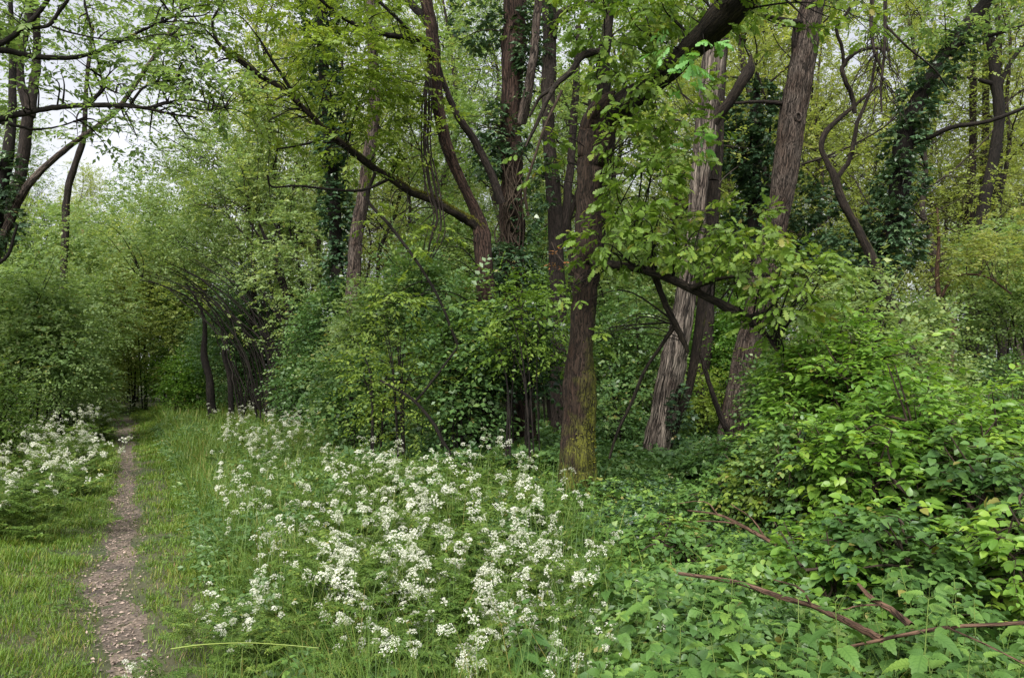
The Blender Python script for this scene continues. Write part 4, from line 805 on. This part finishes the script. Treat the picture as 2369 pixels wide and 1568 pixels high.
# --- left hand trees
simple_tree('twin_trunk_tree', 'two dark trunks joining at mid height at the upper left edge', [(0, 560, 32, 16), (22, 480, 28, 16), (48, 400, 25, 16), (58, 320, 25, 16), (62, 250, 23, 16), (48, 190, 17, 16), (46, 130, 20, 16), (60, 70, 18, 16), (70, 0, 16, 16), (80, -160, 12, 16)], 'brown_bark', 240,
   [(60, -70, 16, 180, 80, 2, .6, .1), (30, 100, 16, 60, 80, 1.2, .4, .15)], limbs=[[(66, 270, 26, 16), (80, 180, 20, 16.2), (84, 90, 18, 16.3), (80, 0, 16, 16.4), (70, -120, 12, 16.4)]])
simple_tree('roadside_tree', 'slanting grey stem rising right from the left hedge', [(-20, 620, 20, 14), (40, 470, 17, 14), (100, 392, 14, 14), (170, 332, 12, 14), (240, 282, 10, 14), (275, 250, 11, 14), (330, 170, 9, 14), (400, 60, 7, 14), (440, -60, 5, 14)], 'grey_bark', 241, [(420, 30, 14, 90, 60, 1, .6, .1), (300, 190, 13.6, 90, 50, .9, .5, .15)])
simple_tree('thin_dark_tree', 'short bent grey trunk between the two left hand trees', [(150, 560, 16, 20), (155, 450, 15, 20), (170, 390, 14, 20), (188, 340, 13, 20), (195, 300, 11, 20), (200, 200, 9, 20), (215, 60, 7, 20)], 'brown_bark', 242, [(210, 100, 20, 90, 100, 1.5, .35, .15)])
simple_tree('leaning_ivy_tree', 'ivy grown trunk leaning in at the far left edge', [(-60, 700, 50, 14), (-10, 480, 34, 14), (8, 400, 28, 14), (24, 320, 22, 14), (30, 200, 16, 14), (24, 0, 10, 14)], 'dark_bark', 243, [(0, 60, 14, 80, 80, 1, .35, .1)], ivy=[(8, 400, 13.8, 28, 70, .4, 1.8), (-10, 520, 13.8, 50, 60, .5, 2)])
# big low branches entering from the left, on a tree just outside the frame
lt = thing('overhanging_tree', 'tree at the left edge whose dark bare branches reach in over the footpath', 'tree', (X(-260, 9), 9, 0)); a = Acc()
Pt_, _ = limb(a, [(-260, 1168, 90, 9), (-262, 800, 80, 9), (-250, 400, 70, 9), (-230, 100, 60, 9), (-220, -200, 40, 9), (-210, -500, 20, 9)], 16, 6, True, ridge=.1, lump=.1, seed=250); a.build('trunk', M['oak_bark'], lt)
LB = [[(-250, 420, 34, 9), (-120, 320, 22, 9), (0, 276, 17, 9), (60, 262, 14, 9), (120, 250, 13, 9), (200, 244, 12, 9), (280, 244, 11, 9), (330, 250, 8, 9), (400, 265, 6, 9), (455, 272, 4, 9)],
      [(200, 246, 8, 9), (222, 225, 8, 9), (240, 200, 9, 9), (232, 170, 5, 9), (215, 90, 4, 9), (195, 0, 4, 9)], [(300, 245, 6, 9), (330, 205, 5, 9), (370, 190, 4, 9), (420, 185, 3, 9)], [(280, 246, 7, 9), (350, 248, 5, 8.9), (430, 230, 4, 8.8), (520, 250, 3, 8.7)],
      [(-240, 200, 28, 9), (-120, 130, 20, 9), (0, 118, 15, 9), (60, 128, 13, 9), (120, 134, 12, 9), (190, 130, 10, 9), (260, 105, 8, 9), (320, 75, 6, 9), (400, 40, 5, 9)],
      [(-235, 150, 24, 8.6), (-80, 130, 16, 8.6), (0, 102, 13, 8.6), (50, 68, 12, 8.6), (80, 40, 11, 8.6), (110, 0, 10, 8.6), (150, -80, 8, 8.6)], [(50, 68, 8, 8.6), (110, 60, 8, 8.6), (135, 30, 8, 8.6), (165, -10, 7, 8.6)],
      [(-200, 330, 14, 9.2), (-60, 280, 10, 9.2), (40, 292, 7, 9.2), (80, 300, 6, 9.2), (140, 292, 4, 9.2), (200, 270, 3, 9.2)], [(120, 62, 5, 8.6), (180, 80, 4, 8.6), (280, 95, 3, 8.6), (380, 80, 3, 8.6), (450, 110, 2, 8.6)],
      [(240, 200, 5, 9), (262, 212, 4, 9), (280, 218, 3, 9)], [(330, 250, 5, 9), (400, 240, 4, 9), (470, 255, 3, 9), (530, 250, 2, 9)], [(-200, 560, 14, 10), (-80, 620, 10, 10), (10, 600, 8, 10), (40, 520, 6, 10)]]
PL = [Pt_]
for i, l in enumerate(LB):
    a = Acc(); q, _ = limb(a, l, 8, 6, lump=.15, seed=260 + i, jit=.08); PL.append(q); a.build('branch', M['dark_bark'], lt)
foliage_part(lt, 'crown', 'mid_leaf', [(120, 60, 9, 130, 60, .8, .55, .15), (300, 40, 9, 120, 50, .8, .7, .1), (420, 160, 8.8, 90, 60, .6, .7, .1), (500, 220, 8.7, 90, 60, .6, .7, .1), (230, 300, 9, 120, 40, .6, .45, .15), (60, 230, 9, 90, 50, .6, .4, .2), (360, 130, 9, 120, 50, .7, .6, .1),
    (180, 160, 9, 120, 40, .7, .5, .1), (-120, 0, 9, 160, 120, 1.2, 1.2), (430, 40, 9, 90, 50, .6, .8, .1), (330, 300, 9.4, 110, 60, .7, .35, .15), (350, 220, 9, 90, 40, .6, .35, .15), (200, -90, 9, 300, 70, 1.4, .8)], FINE, .082, np.vstack(PL), m=9, L=.3, branches=9, brmat='dark_bark', seed=26, gscale=.5, more=2.7)

# ------------------------------------------------------------------ background trees (copies of five prototypes)
def grow_tree(seed, height, leafmat, bark, lai=1.0, low=.3):
    g = np.random.default_rng(seed); root = thing('woodland_tree', 'x', 'tree', (0, 0, 0)); tr, tw, lf = Acc(), Acc(), Acc()
    n = 14; t = np.linspace(0, 1, n); bend = np.cumsum(g.normal(size=(n, 2)) * .16, axis=0) * height / 14
    P = np.stack([bend[:, 0], bend[:, 1], t * height], -1); P[0, :2] = 0; P = catmull(P, 2); r = np.linspace(.105, .012, len(P)) * height / 15
    tube(tr, P, r, 9, ridge=.1, seed=seed); tips = []
    def br(s, d, L, r, lev):
        pts = [s]; d = norm(d); k = 5
        for i in range(k): d = norm(d + g.normal(size=3) * .2 + UPV * .10); s = s + d * L / k; pts.append(s); 
        pts = np.array(pts); tube(tw, catmull(pts, 2), np.linspace(r, r * .3, 2 * k + 1), 5 if lev < 2 else 4, seed=seed)
        if lev >= 1: tips.extend([(p, d) for p in pts[2:]])
        if lev < 2:
            for q in range(g.integers(3, 6)):
                j = g.integers(1, k + 1); dn = d + g.normal(size=3) * .8; dn[2] *= .6; br(pts[j], dn, L * g.uniform(.4, .6), r * .5, lev + 1)
    nb = int(height * 1.7)
    for k in range(nb):
        tt = low + (1 - low) * (k + g.uniform()) / nb; j = int(tt * (len(P) - 1)); az = g.uniform(0, 6.28)
        L = height * .24 * (1.15 - tt) * g.uniform(.6, 1.3) + .5; br(P[j], np.array([math.cos(az), math.sin(az), g.uniform(.2, .9)]), L, r[j] * .45, 0)
    TP = np.array([q[0] for q in tips]); TD = np.array([q[1] for q in tips]); N = int(2100 * lai); i = g.integers(0, len(TP), N)
    twigs(lf, QUAD, TP[i] + g.normal(size=(N, 3)) * .25, TD[i] + g.normal(size=(N, 3)) * .9, .35, 8, .098, g=g)
    tr.build('trunk', M[bark], root); tw.build('branch', M[bark], root); lf.build('crown', M[leafmat], root); return root
bgp = [grow_tree(501, 17, 'far_leaf', 'far_bark', 1.1, .28), grow_tree(502, 15, 'far_leaf', 'far_bark', .8, .35), grow_tree(503, 18, 'mid_leaf', 'far_bark', 1.2, .3), grow_tree(504, 13, 'far_leaf', 'brown_bark', 1.0, .2), grow_tree(505, 16, 'mid_leaf', 'brown_bark', .8, .4), grow_tree(506, 10, 'mid_leaf', 'far_bark', 1.1, .15)]
g = np.random.default_rng(99); placed = []
def bgtree(x, y, i, s, label, group):
    p = bgp[i]
    if id(p) not in used: used.add(id(p)); r = p
    else: r = dup(p, (0, 0, 0), 0, 1)
    r.location = (x, y, float(terrain(x, y)) - .1); r.rotation_euler = (g.normal() * .03, g.normal() * .03, g.uniform(0, 6.28)); r.scale = (s, s, s); r['label'] = label; r['group'] = group
tries = 0
while len(placed) < 140 and tries < 6000:
    tries += 1; y = 19 + 40 * g.uniform() ** .9; x = g.uniform(-.80, .80) * y
    if abs(x - float(path_x(y))) < (4.0 if y < 40 else 2.0): continue
    fr = x / y
    if any((x - a_) ** 2 + (y - b_) ** 2 < 6.5 for a_, b_ in placed): continue
    
    placed.append((x, y))
    if fr < -.3: lb = ('slim background tree in thin spring leaf beyond the left hedge and arching hazel', 'slim trees beyond the left hedge')
    elif fr < .12: lb = ('slim background tree in fresh leaf behind the middle thicket', 'slim trees behind the middle thicket')
    else: lb = ('slim yellow green background tree behind the leaning trunks on the right', 'slim trees behind the leaning trunks')
    i = int(g.integers(6)) if fr > -.3 else int(g.choice([1, 3, 4, 1, 5]))
    if fr > .2: i = int(g.choice([0, 1, 3, 0, 3]))
    bgtree(x, y, i, g.uniform(.8, 1.15), *lb)

# ------------------------------------------------------------------ shrubs
def shrub(name, label, px, d, top, wpx, leaf, seed, lai=4.0, size=.09, tmpl=QUAD, group=None, base=0.0, m=7, depth=None, L=.42, gap=.0, bark='dark_bark', nst=9, tilt=.65, gs=.9, cat='shrub', lean=0.0, opp=False, nc=9):
    g = np.random.default_rng(seed); x = X(px, d); z0 = float(terrain(x, d)); h = H(top, d) - z0; wd = wpx / FPX * d; dp = depth or wd * .8
    t = thing(name, label, cat, (x, d, z0), group); lf, st = Acc(), Acc(); c0 = np.array([x, d, z0]); anch = []
    for k in range(nst):
        az = g.uniform(0, 6.28); sp_ = g.uniform(.1, .42); e = c0 + np.array([math.cos(az) * wd * sp_ + lean * h, math.sin(az) * dp * sp_, h * g.uniform(.6, .92)])
        s = c0 + np.array([math.cos(az + 1) * wd * .16, math.sin(az + 1) * .35, -.05]); mid = s * .5 + e * .5 + UPV * h * .15 - np.array([math.cos(az) * wd, math.sin(az) * dp, 0]) * sp_ * .25
        C = catmull([s, mid, e], 6); tube(st, C, np.linspace(.010 + .004 * h, .004, len(C)) * g.uniform(.6, 1.1), 6, seed=k, lump=.1); anch.append(C)
    anch = np.vstack(anch)
    for k in range(nc):
        az = k * 2.4 + g.uniform(-.4, .4); rr = math.sqrt((k + .3) / nc); hz = base + (1 - base) * (.74 - .42 * rr * g.uniform(.4, 1.3))
        c = c0 + np.array([math.cos(az) * wd * .34 * rr + lean * h * hz, math.sin(az) * dp * .34 * rr, h * hz])
        rz = h * g.uniform(.20, .28); rx = wd * g.uniform(.2, .28); c[2] = min(c[2], z0 + h - rz * .95)
        clump(lf, c, (rx, dp * .25, rz), lai * .55, size, tmpl, m, L, gap=gap, gscale=gs, seed=seed * 20 + k, anchors=anch, branches=4, bacc=st, brad=.01, tilt=tilt, opp=opp, stem=st if size > .07 and d < 9 else None)
    st.build('stem', M[bark], t); lf.build('foliage', M[leaf], t); return t

# arching hazel coppice over the path
hz = trunk_thing('hazel_coppice', 'hazel clump whose black stems arch left over the footpath', 'shrub', 660, 20)
st, lf = Acc(), Acc(); gg = np.random.default_rng(610); anch = []
for k in range(40):
    f = gg.uniform(0, 1); b0 = 560 + 160 * f + gg.normal() * 22; tx = 325 + 160 * f + gg.normal() * 25; ty = 645 - 90 * gg.uniform(-.3, 1.3) * (.3 + f); dd0 = 20.5 + gg.uniform(-2, 2.5); w0 = gg.uniform(2.4, 5.5)
    pts_ = [(b0 + 6 + gg.normal() * 8, 965, w0 + 1, dd0)]
    for th in np.linspace(0, 1, 7):
        ex, ey = tx + (b0 - tx) * math.cos(th * 1.5708), 905 - (905 - ty) * math.sin(th * 1.5708); lx, ly = b0 + (tx - b0) * th, 905 + (ty - 905) * th
        pts_.append((ex * .75 + lx * .25 + gg.normal() * 4, ey * .75 + ly * .25 + gg.normal() * 4, w0 * (1 - .65 * th), dd0 + th * .7))
    q, _ = limb(st, pts_, 5, 4, True, seed=k, jit=.5); anch.append(q)
for k in range(9):
    b0 = 640 + gg.uniform(0, 110); q, _ = limb(st, [(b0, 960, 10, 19.5), (b0 + gg.normal() * 10, 800, 8, 19.5), (b0 - 30 + gg.normal() * 25, 640, 6, 19.7), (b0 - 80 + gg.normal() * 40, 500, 4, 20)], 5, 4, True, seed=k + 40, jit=.15); anch.append(q)
anch = np.vstack(anch); st.build('stem', M['dark_bark'], hz)
st2 = Acc()
for i, c in enumerate([(450, 560, 21, 130, 60, 1.6, 3.2), (560, 480, 21, 150, 90, 1.8, 3.4), (650, 400, 21, 120, 90, 1.8, 2.6), (520, 390, 22, 120, 80, 1.8, 2.8), (690, 560, 20, 120, 100, 1.6, 2.8), (370, 600, 22, 90, 50, 1.6, 2.4), (480, 330, 23, 60, 50, 1.4, 2.0, .05), (620, 600, 20.5, 110, 60, 1.4, 1.2, .1), (420, 460, 22.5, 110, 70, 1.6, 3.0), (740, 470, 19.5, 80, 90, 1.4, 1.8), (700, 740, 18.5, 70, 90, .8, 1.0, .05), (560, 760, 18.6, 80, 60, .8, .25, .2), (330, 600, 19, 90, 40, 1, 1.0, .08), (210, 550, 19, 110, 60, 1.2, 1.6, .05), (660, 640, 18.6, 110, 70, 1, 1.3, .05), (740, 860, 18, 80, 50, .8, 2.5, .0), (600, 300, 21, 110, 60, 1.6, 1.6, .05), (300, 500, 21, 110, 60, 1.4, 2.2, .0)]):
    cc, rad = FO(c[:2], c[2], c[3], c[4], c[5]); clump(lf, cc, rad, c[6], .085, QUAD, 7, .3, gap=c[7] if len(c) > 7 else 0, seed=620 + i, anchors=anch, branches=6, bacc=st2, brad=.014, tilt=.75)
st2.build('branch', M['dark_bark'], hz); lf.build('foliage', M['hazel_leaf'], hz)

# hedge left of the path and thickets: (label, px, d, top, width, leaf, kwargs)
SH = [
 ('tall rounded bush filling the gap at the upper left behind the slanting stem', 110, 26, 390, 330, 'mid_leaf', dict(lai=3.0, size=.11)),
 ('high leafy bush beneath the patch of open sky', 290, 36, 360, 330, 'mid_leaf', dict(lai=3.0, size=.13)),
 ('dense hedge bush over the white flowers of the left bank', 120, 17, 600, 260, 'hazel_leaf', dict(lai=4.5)),
 ('low leafy hedge bush at the left mouth of the wood entrance', 190, 21, 740, 120, 'mid_leaf', dict(lai=3.5)),
 ('low dark bush at the foot of the arching hazel', 720, 18, 770, 170, 'shrub_leaf', dict(lai=4.5)),
 ('bushy undergrowth left of the two small dark trunks', 425, 24, 790, 110, 'elder_leaf', dict(lai=4, size=.1)),
 ('wide green bush at the left edge behind the white flowers', 20, 15.5, 520, 330, 'hazel_leaf', dict(lai=4.5)),
 ('feathery blue green bush low at the left edge', -30, 10.5, 810, 190, 'parsley_leaf', dict(size=.06, tmpl=FINE, lai=3)),
 ('tall bush left of the wood entrance', 150, 22, 560, 260, 'mid_leaf', dict(lai=3.6)),
 ('rounded light green treetop bush behind the left hedge', 290, 30, 430, 330, 'far_leaf', dict(lai=3.5, size=.11)),
 ('pale green tall bush rising behind the arching hazel', 450, 31, 350, 240, 'hazel_leaf', dict(lai=3.2, size=.11)),
 ('olive bush at the left rim of the wood entrance', 215, 28, 650, 150, 'far_leaf', dict(lai=3.0)),
 ('bright low bush closing the end of the footpath', 400, 30, 770, 130, 'elder_leaf', dict(lai=4, size=.1)),
 ('yellowish bush left of the dark path end', 255, 32, 740, 160, 'far_leaf', dict(lai=3.6, size=.1)),
 ('thicket closing off the far path end', 340, 40, 560, 330, 'far_leaf', dict(lai=4, size=.12)),
 ('dark thicket behind the hazel stems', 600, 25, 560, 380, 'shrub_leaf', dict(lai=4.5)),
 ('leafy bush right of the arching hazel stems', 760, 17.5, 600, 210, 'shrub_leaf', dict(lai=4.5)),
 ('bush with bluish leaves left of the slanting bare stem', 850, 14, 600, 230, 'hazel_leaf', dict(lai=3.6)),
 ('dense green bush under the long mossy limb', 950, 14.5, 470, 260, 'shrub_leaf', dict(lai=3.4)),
 ('spreading hawthorn like bush with light sprays left of centre', 900, 10.5, 660, 250, 'spray_leaf', dict(lai=.8, gap=.12, tmpl=FINE, size=.06, L=.5, m=11)),
 ('dark bush behind the flower drift left of centre', 850, 12.8, 770, 280, 'shrub_leaf', dict(lai=4.2)),
 ('dark green bush in front of the multi stemmed tree', 1060, 11.0, 590, 270, 'shrub_leaf', dict(lai=4.0)),
 ('light leaved bush left of the oak at head height', 1210, 10.2, 635, 260, 'oak_leaf', dict(lai=1.1, tmpl=FINE, size=.07, gap=.08, base=.62, L=.45, m=10)),
 ('nearly black evergreen bush just left of the oak', 1200, 11.2, 700, 220, 'dark_leaf', dict(lai=4.2, tmpl=IVY, size=.08, name='holly_bush', base=.35)),
 ('low dark bush at the foot of the ivy clad trunk', 1060, 11.5, 850, 220, 'shrub_leaf', dict(lai=4.)),
 ('green thicket between the oak and the pale trunk', 1450, 14.5, 640, 240, 'shrub_leaf', dict(lai=4.4)),
 ('low dark bush right behind the oak foot', 1420, 13.2, 880, 150, 'shrub_leaf', dict(lai=4.2)),
 ('bright green bush seen between the pale and the furrowed trunk', 1660, 17.5, 640, 200, 'elder_leaf', dict(lai=4.)),
 ('bright low bush behind the foot of the furrowed trunk', 1640, 15.5, 840, 160, 'spray_leaf', dict(lai=3.2)),
 ('leafy bush right of the furrowed trunk foot', 1810, 12.5, 760, 190, 'shrub_leaf', dict(lai=4.)),
 ('broad bush behind the bramble below the ivy covered tree', 2000, 11.2, 535, 330, 'hazel_leaf', dict(lai=4.)),
 ('green bush right of the ivy covered tree', 2110, 13.5, 620, 260, 'hazel_leaf', dict(lai=3.6)),
 ('yellow green bush at the right edge below the dark stem', 2340, 17, 500, 330, 'mid_leaf', dict(lai=2.6, base=.35)),
 ('low dark bush behind the bramble at the right edge', 2290, 15, 800, 330, 'shrub_leaf', dict(lai=4.)),
 ('tall airy bush above the crooked tree foot', 1960, 19, 420, 330, 'far_leaf', dict(lai=2.2)),
 ('background bush between the mossy limb and the red stem', 1030, 20, 420, 300, 'hazel_leaf', dict(lai=3.0)),
 ('background bush behind the oak fork', 1420, 20, 400, 330, 'mid_leaf', dict(lai=2.4)),
 ('background bush behind the pale trunk', 1650, 22, 420, 330, 'mid_leaf', dict(lai=2.6)),
 ('background bush behind the ivy clad trunk', 1230, 19, 480, 280, 'shrub_leaf', dict(lai=3.0)),
 ('far left background bush behind the wide green bush', -60, 24, 470, 380, 'hazel_leaf', dict(lai=4)),
]
for i, (lb, px, d, top, wp, leaf, kw) in enumerate(SH):
    nm = kw.pop('name', 'hazel_shrub' if leaf in ('hazel_leaf', 'mid_leaf', 'far_leaf') else 'hawthorn_shrub')
    shrub(nm, lb, px, d, top, wp, leaf, 700 + i, **kw)
# far thicket ring: one mass of undergrowth behind everything
g = np.random.default_rng(888); a = Acc()
for k in range(46):
    y = 34 + 20 * g.uniform(); x = -.85 * y + 1.7 * y * (k + g.uniform()) / 46; h = g.uniform(3.5, 6.5)
    clump(a, (x, y, h * .48), (y * .042, 1.8, h * .52), 3.2, .16, QUAD, 7, .5, gscale=1.5, seed=8800 + k)
tag(a.build('distant_undergrowth', M['mid_leaf']), 'distant mass of undergrowth closing the view between the trunks', 'undergrowth', kind='stuff')

# small dark trunks at the right of the wood entrance
for i, (px, w_, t_) in enumerate([(478, 15, 750), (524, 11, 790)]):
    simple_tree('young_tree', ['thicker of the two small dark trunks beside the wood entrance', 'thinner dark trunk right of its twin beside the wood entrance'][i], [(px + 10, 930, w_ * 1.2, 21), (px + 6, 870, w_, 21), (px - 6, 820, w_ * .95, 21), (px - 4, t_, w_ * .6, 21), (px - 20, t_ - 50, w_ * .35, 21), (px - 48, t_ - 95, w_ * .2, 21)], 'dark_bark', 270 + i)

# ------------------------------------------------------------------ right hand thicket: elder and bramble, near
g = np.random.default_rng(444)
BR = [
 ('leafy elder crown pushed up against the lowest oak branches', 1880, 7.6, 650, 280, 'elder_leaf', OVAL, .085, 1.9, 'elder_bush'),
 ('tangled bramble at the left end of the right hand bank', 1690, 7.6, 1060, 230, 'bramble_leaf', BRAMBLE, .06, 2.2, 'bramble_bush'),
 ('half bare bramble with thin brown canes below the furrowed trunk', 1830, 6.6, 930, 230, 'shrub_leaf', BRAMBLE, .055, 1.9, 'bramble_bush'),
 ('elder bush leaning out above the dark bramble mound', 2230, 5.6, 860, 260, 'elder_leaf', OVAL, .085, 1.8, 'elder_bush'),
 ('tall elder bush with drooping compound leaves at the top left of the right hand bank', 1960, 7.2, 660, 330, 'elder_leaf', OVAL, .085, 2.4, 'elder_bush'),
 ('elder bush with yellow green leaf fans in the middle of the right hand bank', 2080, 6.0, 800, 330, 'elder_leaf', OVAL, .09, 2.4, 'elder_bush'),
 ('elder bush against the right edge below the far trunks', 2320, 7.0, 840, 360, 'elder_leaf', OVAL, .085, 2.6, 'elder_bush'),
 ('bright bramble mound in front of the elder bushes', 1980, 5.6, 900, 260, 'elder_leaf', BRAMBLE, .075, 3.0, 'bramble_bush'),
 ('dark bramble mound at the right edge', 2250, 5.2, 960, 330, 'bramble_leaf', BRAMBLE, .08, 3.2, 'bramble_bush'),
 ('low dark bramble mound behind the nettles', 2050, 4.6, 1130, 330, 'bramble_leaf', BRAMBLE, .07, 3.0, 'bramble_bush'),
 ('bramble mound at the right edge just above the fallen branches', 2360, 4.2, 1090, 260, 'elder_leaf', BRAMBLE, .075, 2.8, 'bramble_bush'),
 ('dusky bramble at the foot of the furrowed trunk', 1730, 9.5, 990, 240, 'bramble_leaf', BRAMBLE, .07, 3.0, 'bramble_bush'),
 ('brownish thin bramble left of the bright bramble mound', 1780, 7.0, 1030, 260, 'spray_leaf', BRAMBLE, .055, 1.4, 'bramble_bush'),
 ('leafy bramble arching beside the fallen branch', 1880, 4.8, 1190, 200, 'elder_leaf', BRAMBLE, .07, 2.2, 'bramble_bush'),
 ('dark bramble between the oak foot and the nettles', 1560, 6.2, 1190, 300, 'bramble_leaf', BRAMBLE, .06, 2.2, 'bramble_bush'),
]
for i, (lb, px, d, top, wp, leaf, tm, sz, lai, nm) in enumerate(BR):
    shrub(nm, lb, px, d, top, wp, leaf, 900 + i, lai=lai * 1.9, size=sz * .95, tmpl=tm, m=7 if tm is OVAL else 5, L=.26 if tm is OVAL else .16, opp=True, tilt=.4, gs=.6, gap=.0, bark='twig_bark', depth=1.5, nc=11)

# ------------------------------------------------------------------ fallen branches
FB = [('longest reddish fallen branch lying across the nettle patch', [(2040, 1478, 24, 3.9), (1960, 1438, 22, 4.1), (1880, 1402, 19, 4.3), (1800, 1378, 16, 4.5), (1700, 1345, 13, 4.7), (1570, 1325, 9, 4.9)], [[(1880, 1402, 8, 4.3), (1850, 1360, 6, 4.3), (1790, 1340, 4, 4.4)]]),
      ('short thick fallen branch sloping down right of the longest one', [(2110, 1448, 24, 3.95), (2070, 1415, 20, 4.1), (2020, 1385, 16, 4.2), (1985, 1350, 10, 4.3)], [[(2040, 1398, 7, 4.1), (1990, 1400, 5, 4.2), (1950, 1410, 4, 4.2)]]),
      ('nearly level fallen stick reaching the right edge', [(2420, 1436, 12, 3.6), (2300, 1444, 11, 3.7), (2180, 1452, 11, 3.8), (2060, 1475, 11, 3.8), (1935, 1502, 9, 3.9)], []),
      ('thin pale fallen stick slanting down to the bottom right edge', [(2190, 1450, 6, 3.6), (2280, 1490, 6, 3.4), (2380, 1540, 6, 3.3)], []),
      ('dead twiggy branch on the dark ground before the leaning trunks', [(1800, 1262, 14, 6.0), (1760, 1240, 12, 6.1), (1710, 1212, 11, 6.3), (1660, 1190, 8, 6.4), (1590, 1180, 4, 6.6)], [[(1710, 1212, 6, 6.3), (1650, 1205, 5, 6.4), (1590, 1207, 3, 6.5)], [(1770, 1245, 6, 6.1), (1740, 1200, 4, 6.2), (1690, 1165, 3, 6.3)], [(1660, 1190, 5, 6.4), (1630, 1160, 3, 6.5), (1560, 1165, 2, 6.6)]])]
for i, (lb, pts, subs) in enumerate(FB):
    kf = .80 if i < 4 else .95; pts = [(p_[0], p_[1], p_[2] * .72, p_[3] * kf) for p_ in pts]; subs = [[(p_[0], p_[1], p_[2] * .8, p_[3] * kf) for p_ in q_] for q_ in subs]
    p0 = W(*[pts[0][0], pts[0][1], pts[0][3]]); t = thing('fallen_branch', lb, 'fallen branch', p0, 'fallen branches in the right foreground'); a = Acc(); limb(a, pts, 10, 6, lump=.2, ridge=.12, seed=950 + i, jit=.10); a.build('wood', M['fallen_bark'], t)
    for s_ in subs: a = Acc(); limb(a, s_, 5, 5, seed=960 + i, jit=.2); a.build('twig', M['fallen_bark'], t)
# bare slanting stem by the furrowed trunk
a = Acc(); limb(a, [(1690, 1010, 16, 10.5), (1675, 980, 15, 10.5), (1655, 930, 13, 10.5), (1635, 870, 12, 10.5), (1622, 820, 9, 10.5)], 8, 5, True, lump=.15, seed=971, jit=.08)
tag(a.build('bare_sapling', M['brown_bark']), 'bare slanting stem leaning left at the foot of the furrowed trunk', 'sapling')
a = Acc(); limb(a, [(1030, 1030, 10, 10), (1000, 975, 9, 10), (950, 920, 8, 10), (880, 880, 6, 10)], 6, 5, True, seed=972, jit=.1); limb(a, [(960, 930, 7, 10), (1010, 870, 6, 10), (1060, 800, 5, 10)], 6, 5, seed=973, jit=.1)
tag(a.build('dead_sapling', M['dark_bark']), 'forked black dead sapling behind the flower drift', 'sapling')

# long pale grass stem lying over the front of the flowers
a = Acc(); limb(a, [(395, 1500, 3, 2.9), (470, 1490, 3, 2.9), (570, 1486, 2.6, 2.85), (660, 1491, 2.2, 2.8), (735, 1498, 1.5, 2.8)], 5, 6, seed=980)
tag(a.build('grass_stem', M['green_stem']), 'single long pale green stem arching flat in front of the flowers at the bottom', 'grass stem')
# withered orange brown leaves caught beside the oak trunk
wl = thing('withered_spray', 'small spray of orange brown withered leaves left of the oak trunk at branch height', 'leaf spray', W(1295, 600, 9.3)); a = Acc()
clump(a, W(1295, 595, 9.3), (.11, .10, .2), .45, .045, FINE, 4, .10, seed=990, tilt=.9, gscale=.3); a.build('foliage', M['withered'], wl)
a = Acc(); limb(a, [(1345, 640, 5, 9.15), (1318, 620, 4, 9.2), (1290, 590, 3, 9.3), (1275, 560, 2, 9.35)], 5, 5, seed=991, jit=.2); a.build('twig', M['twig_bark'], wl)
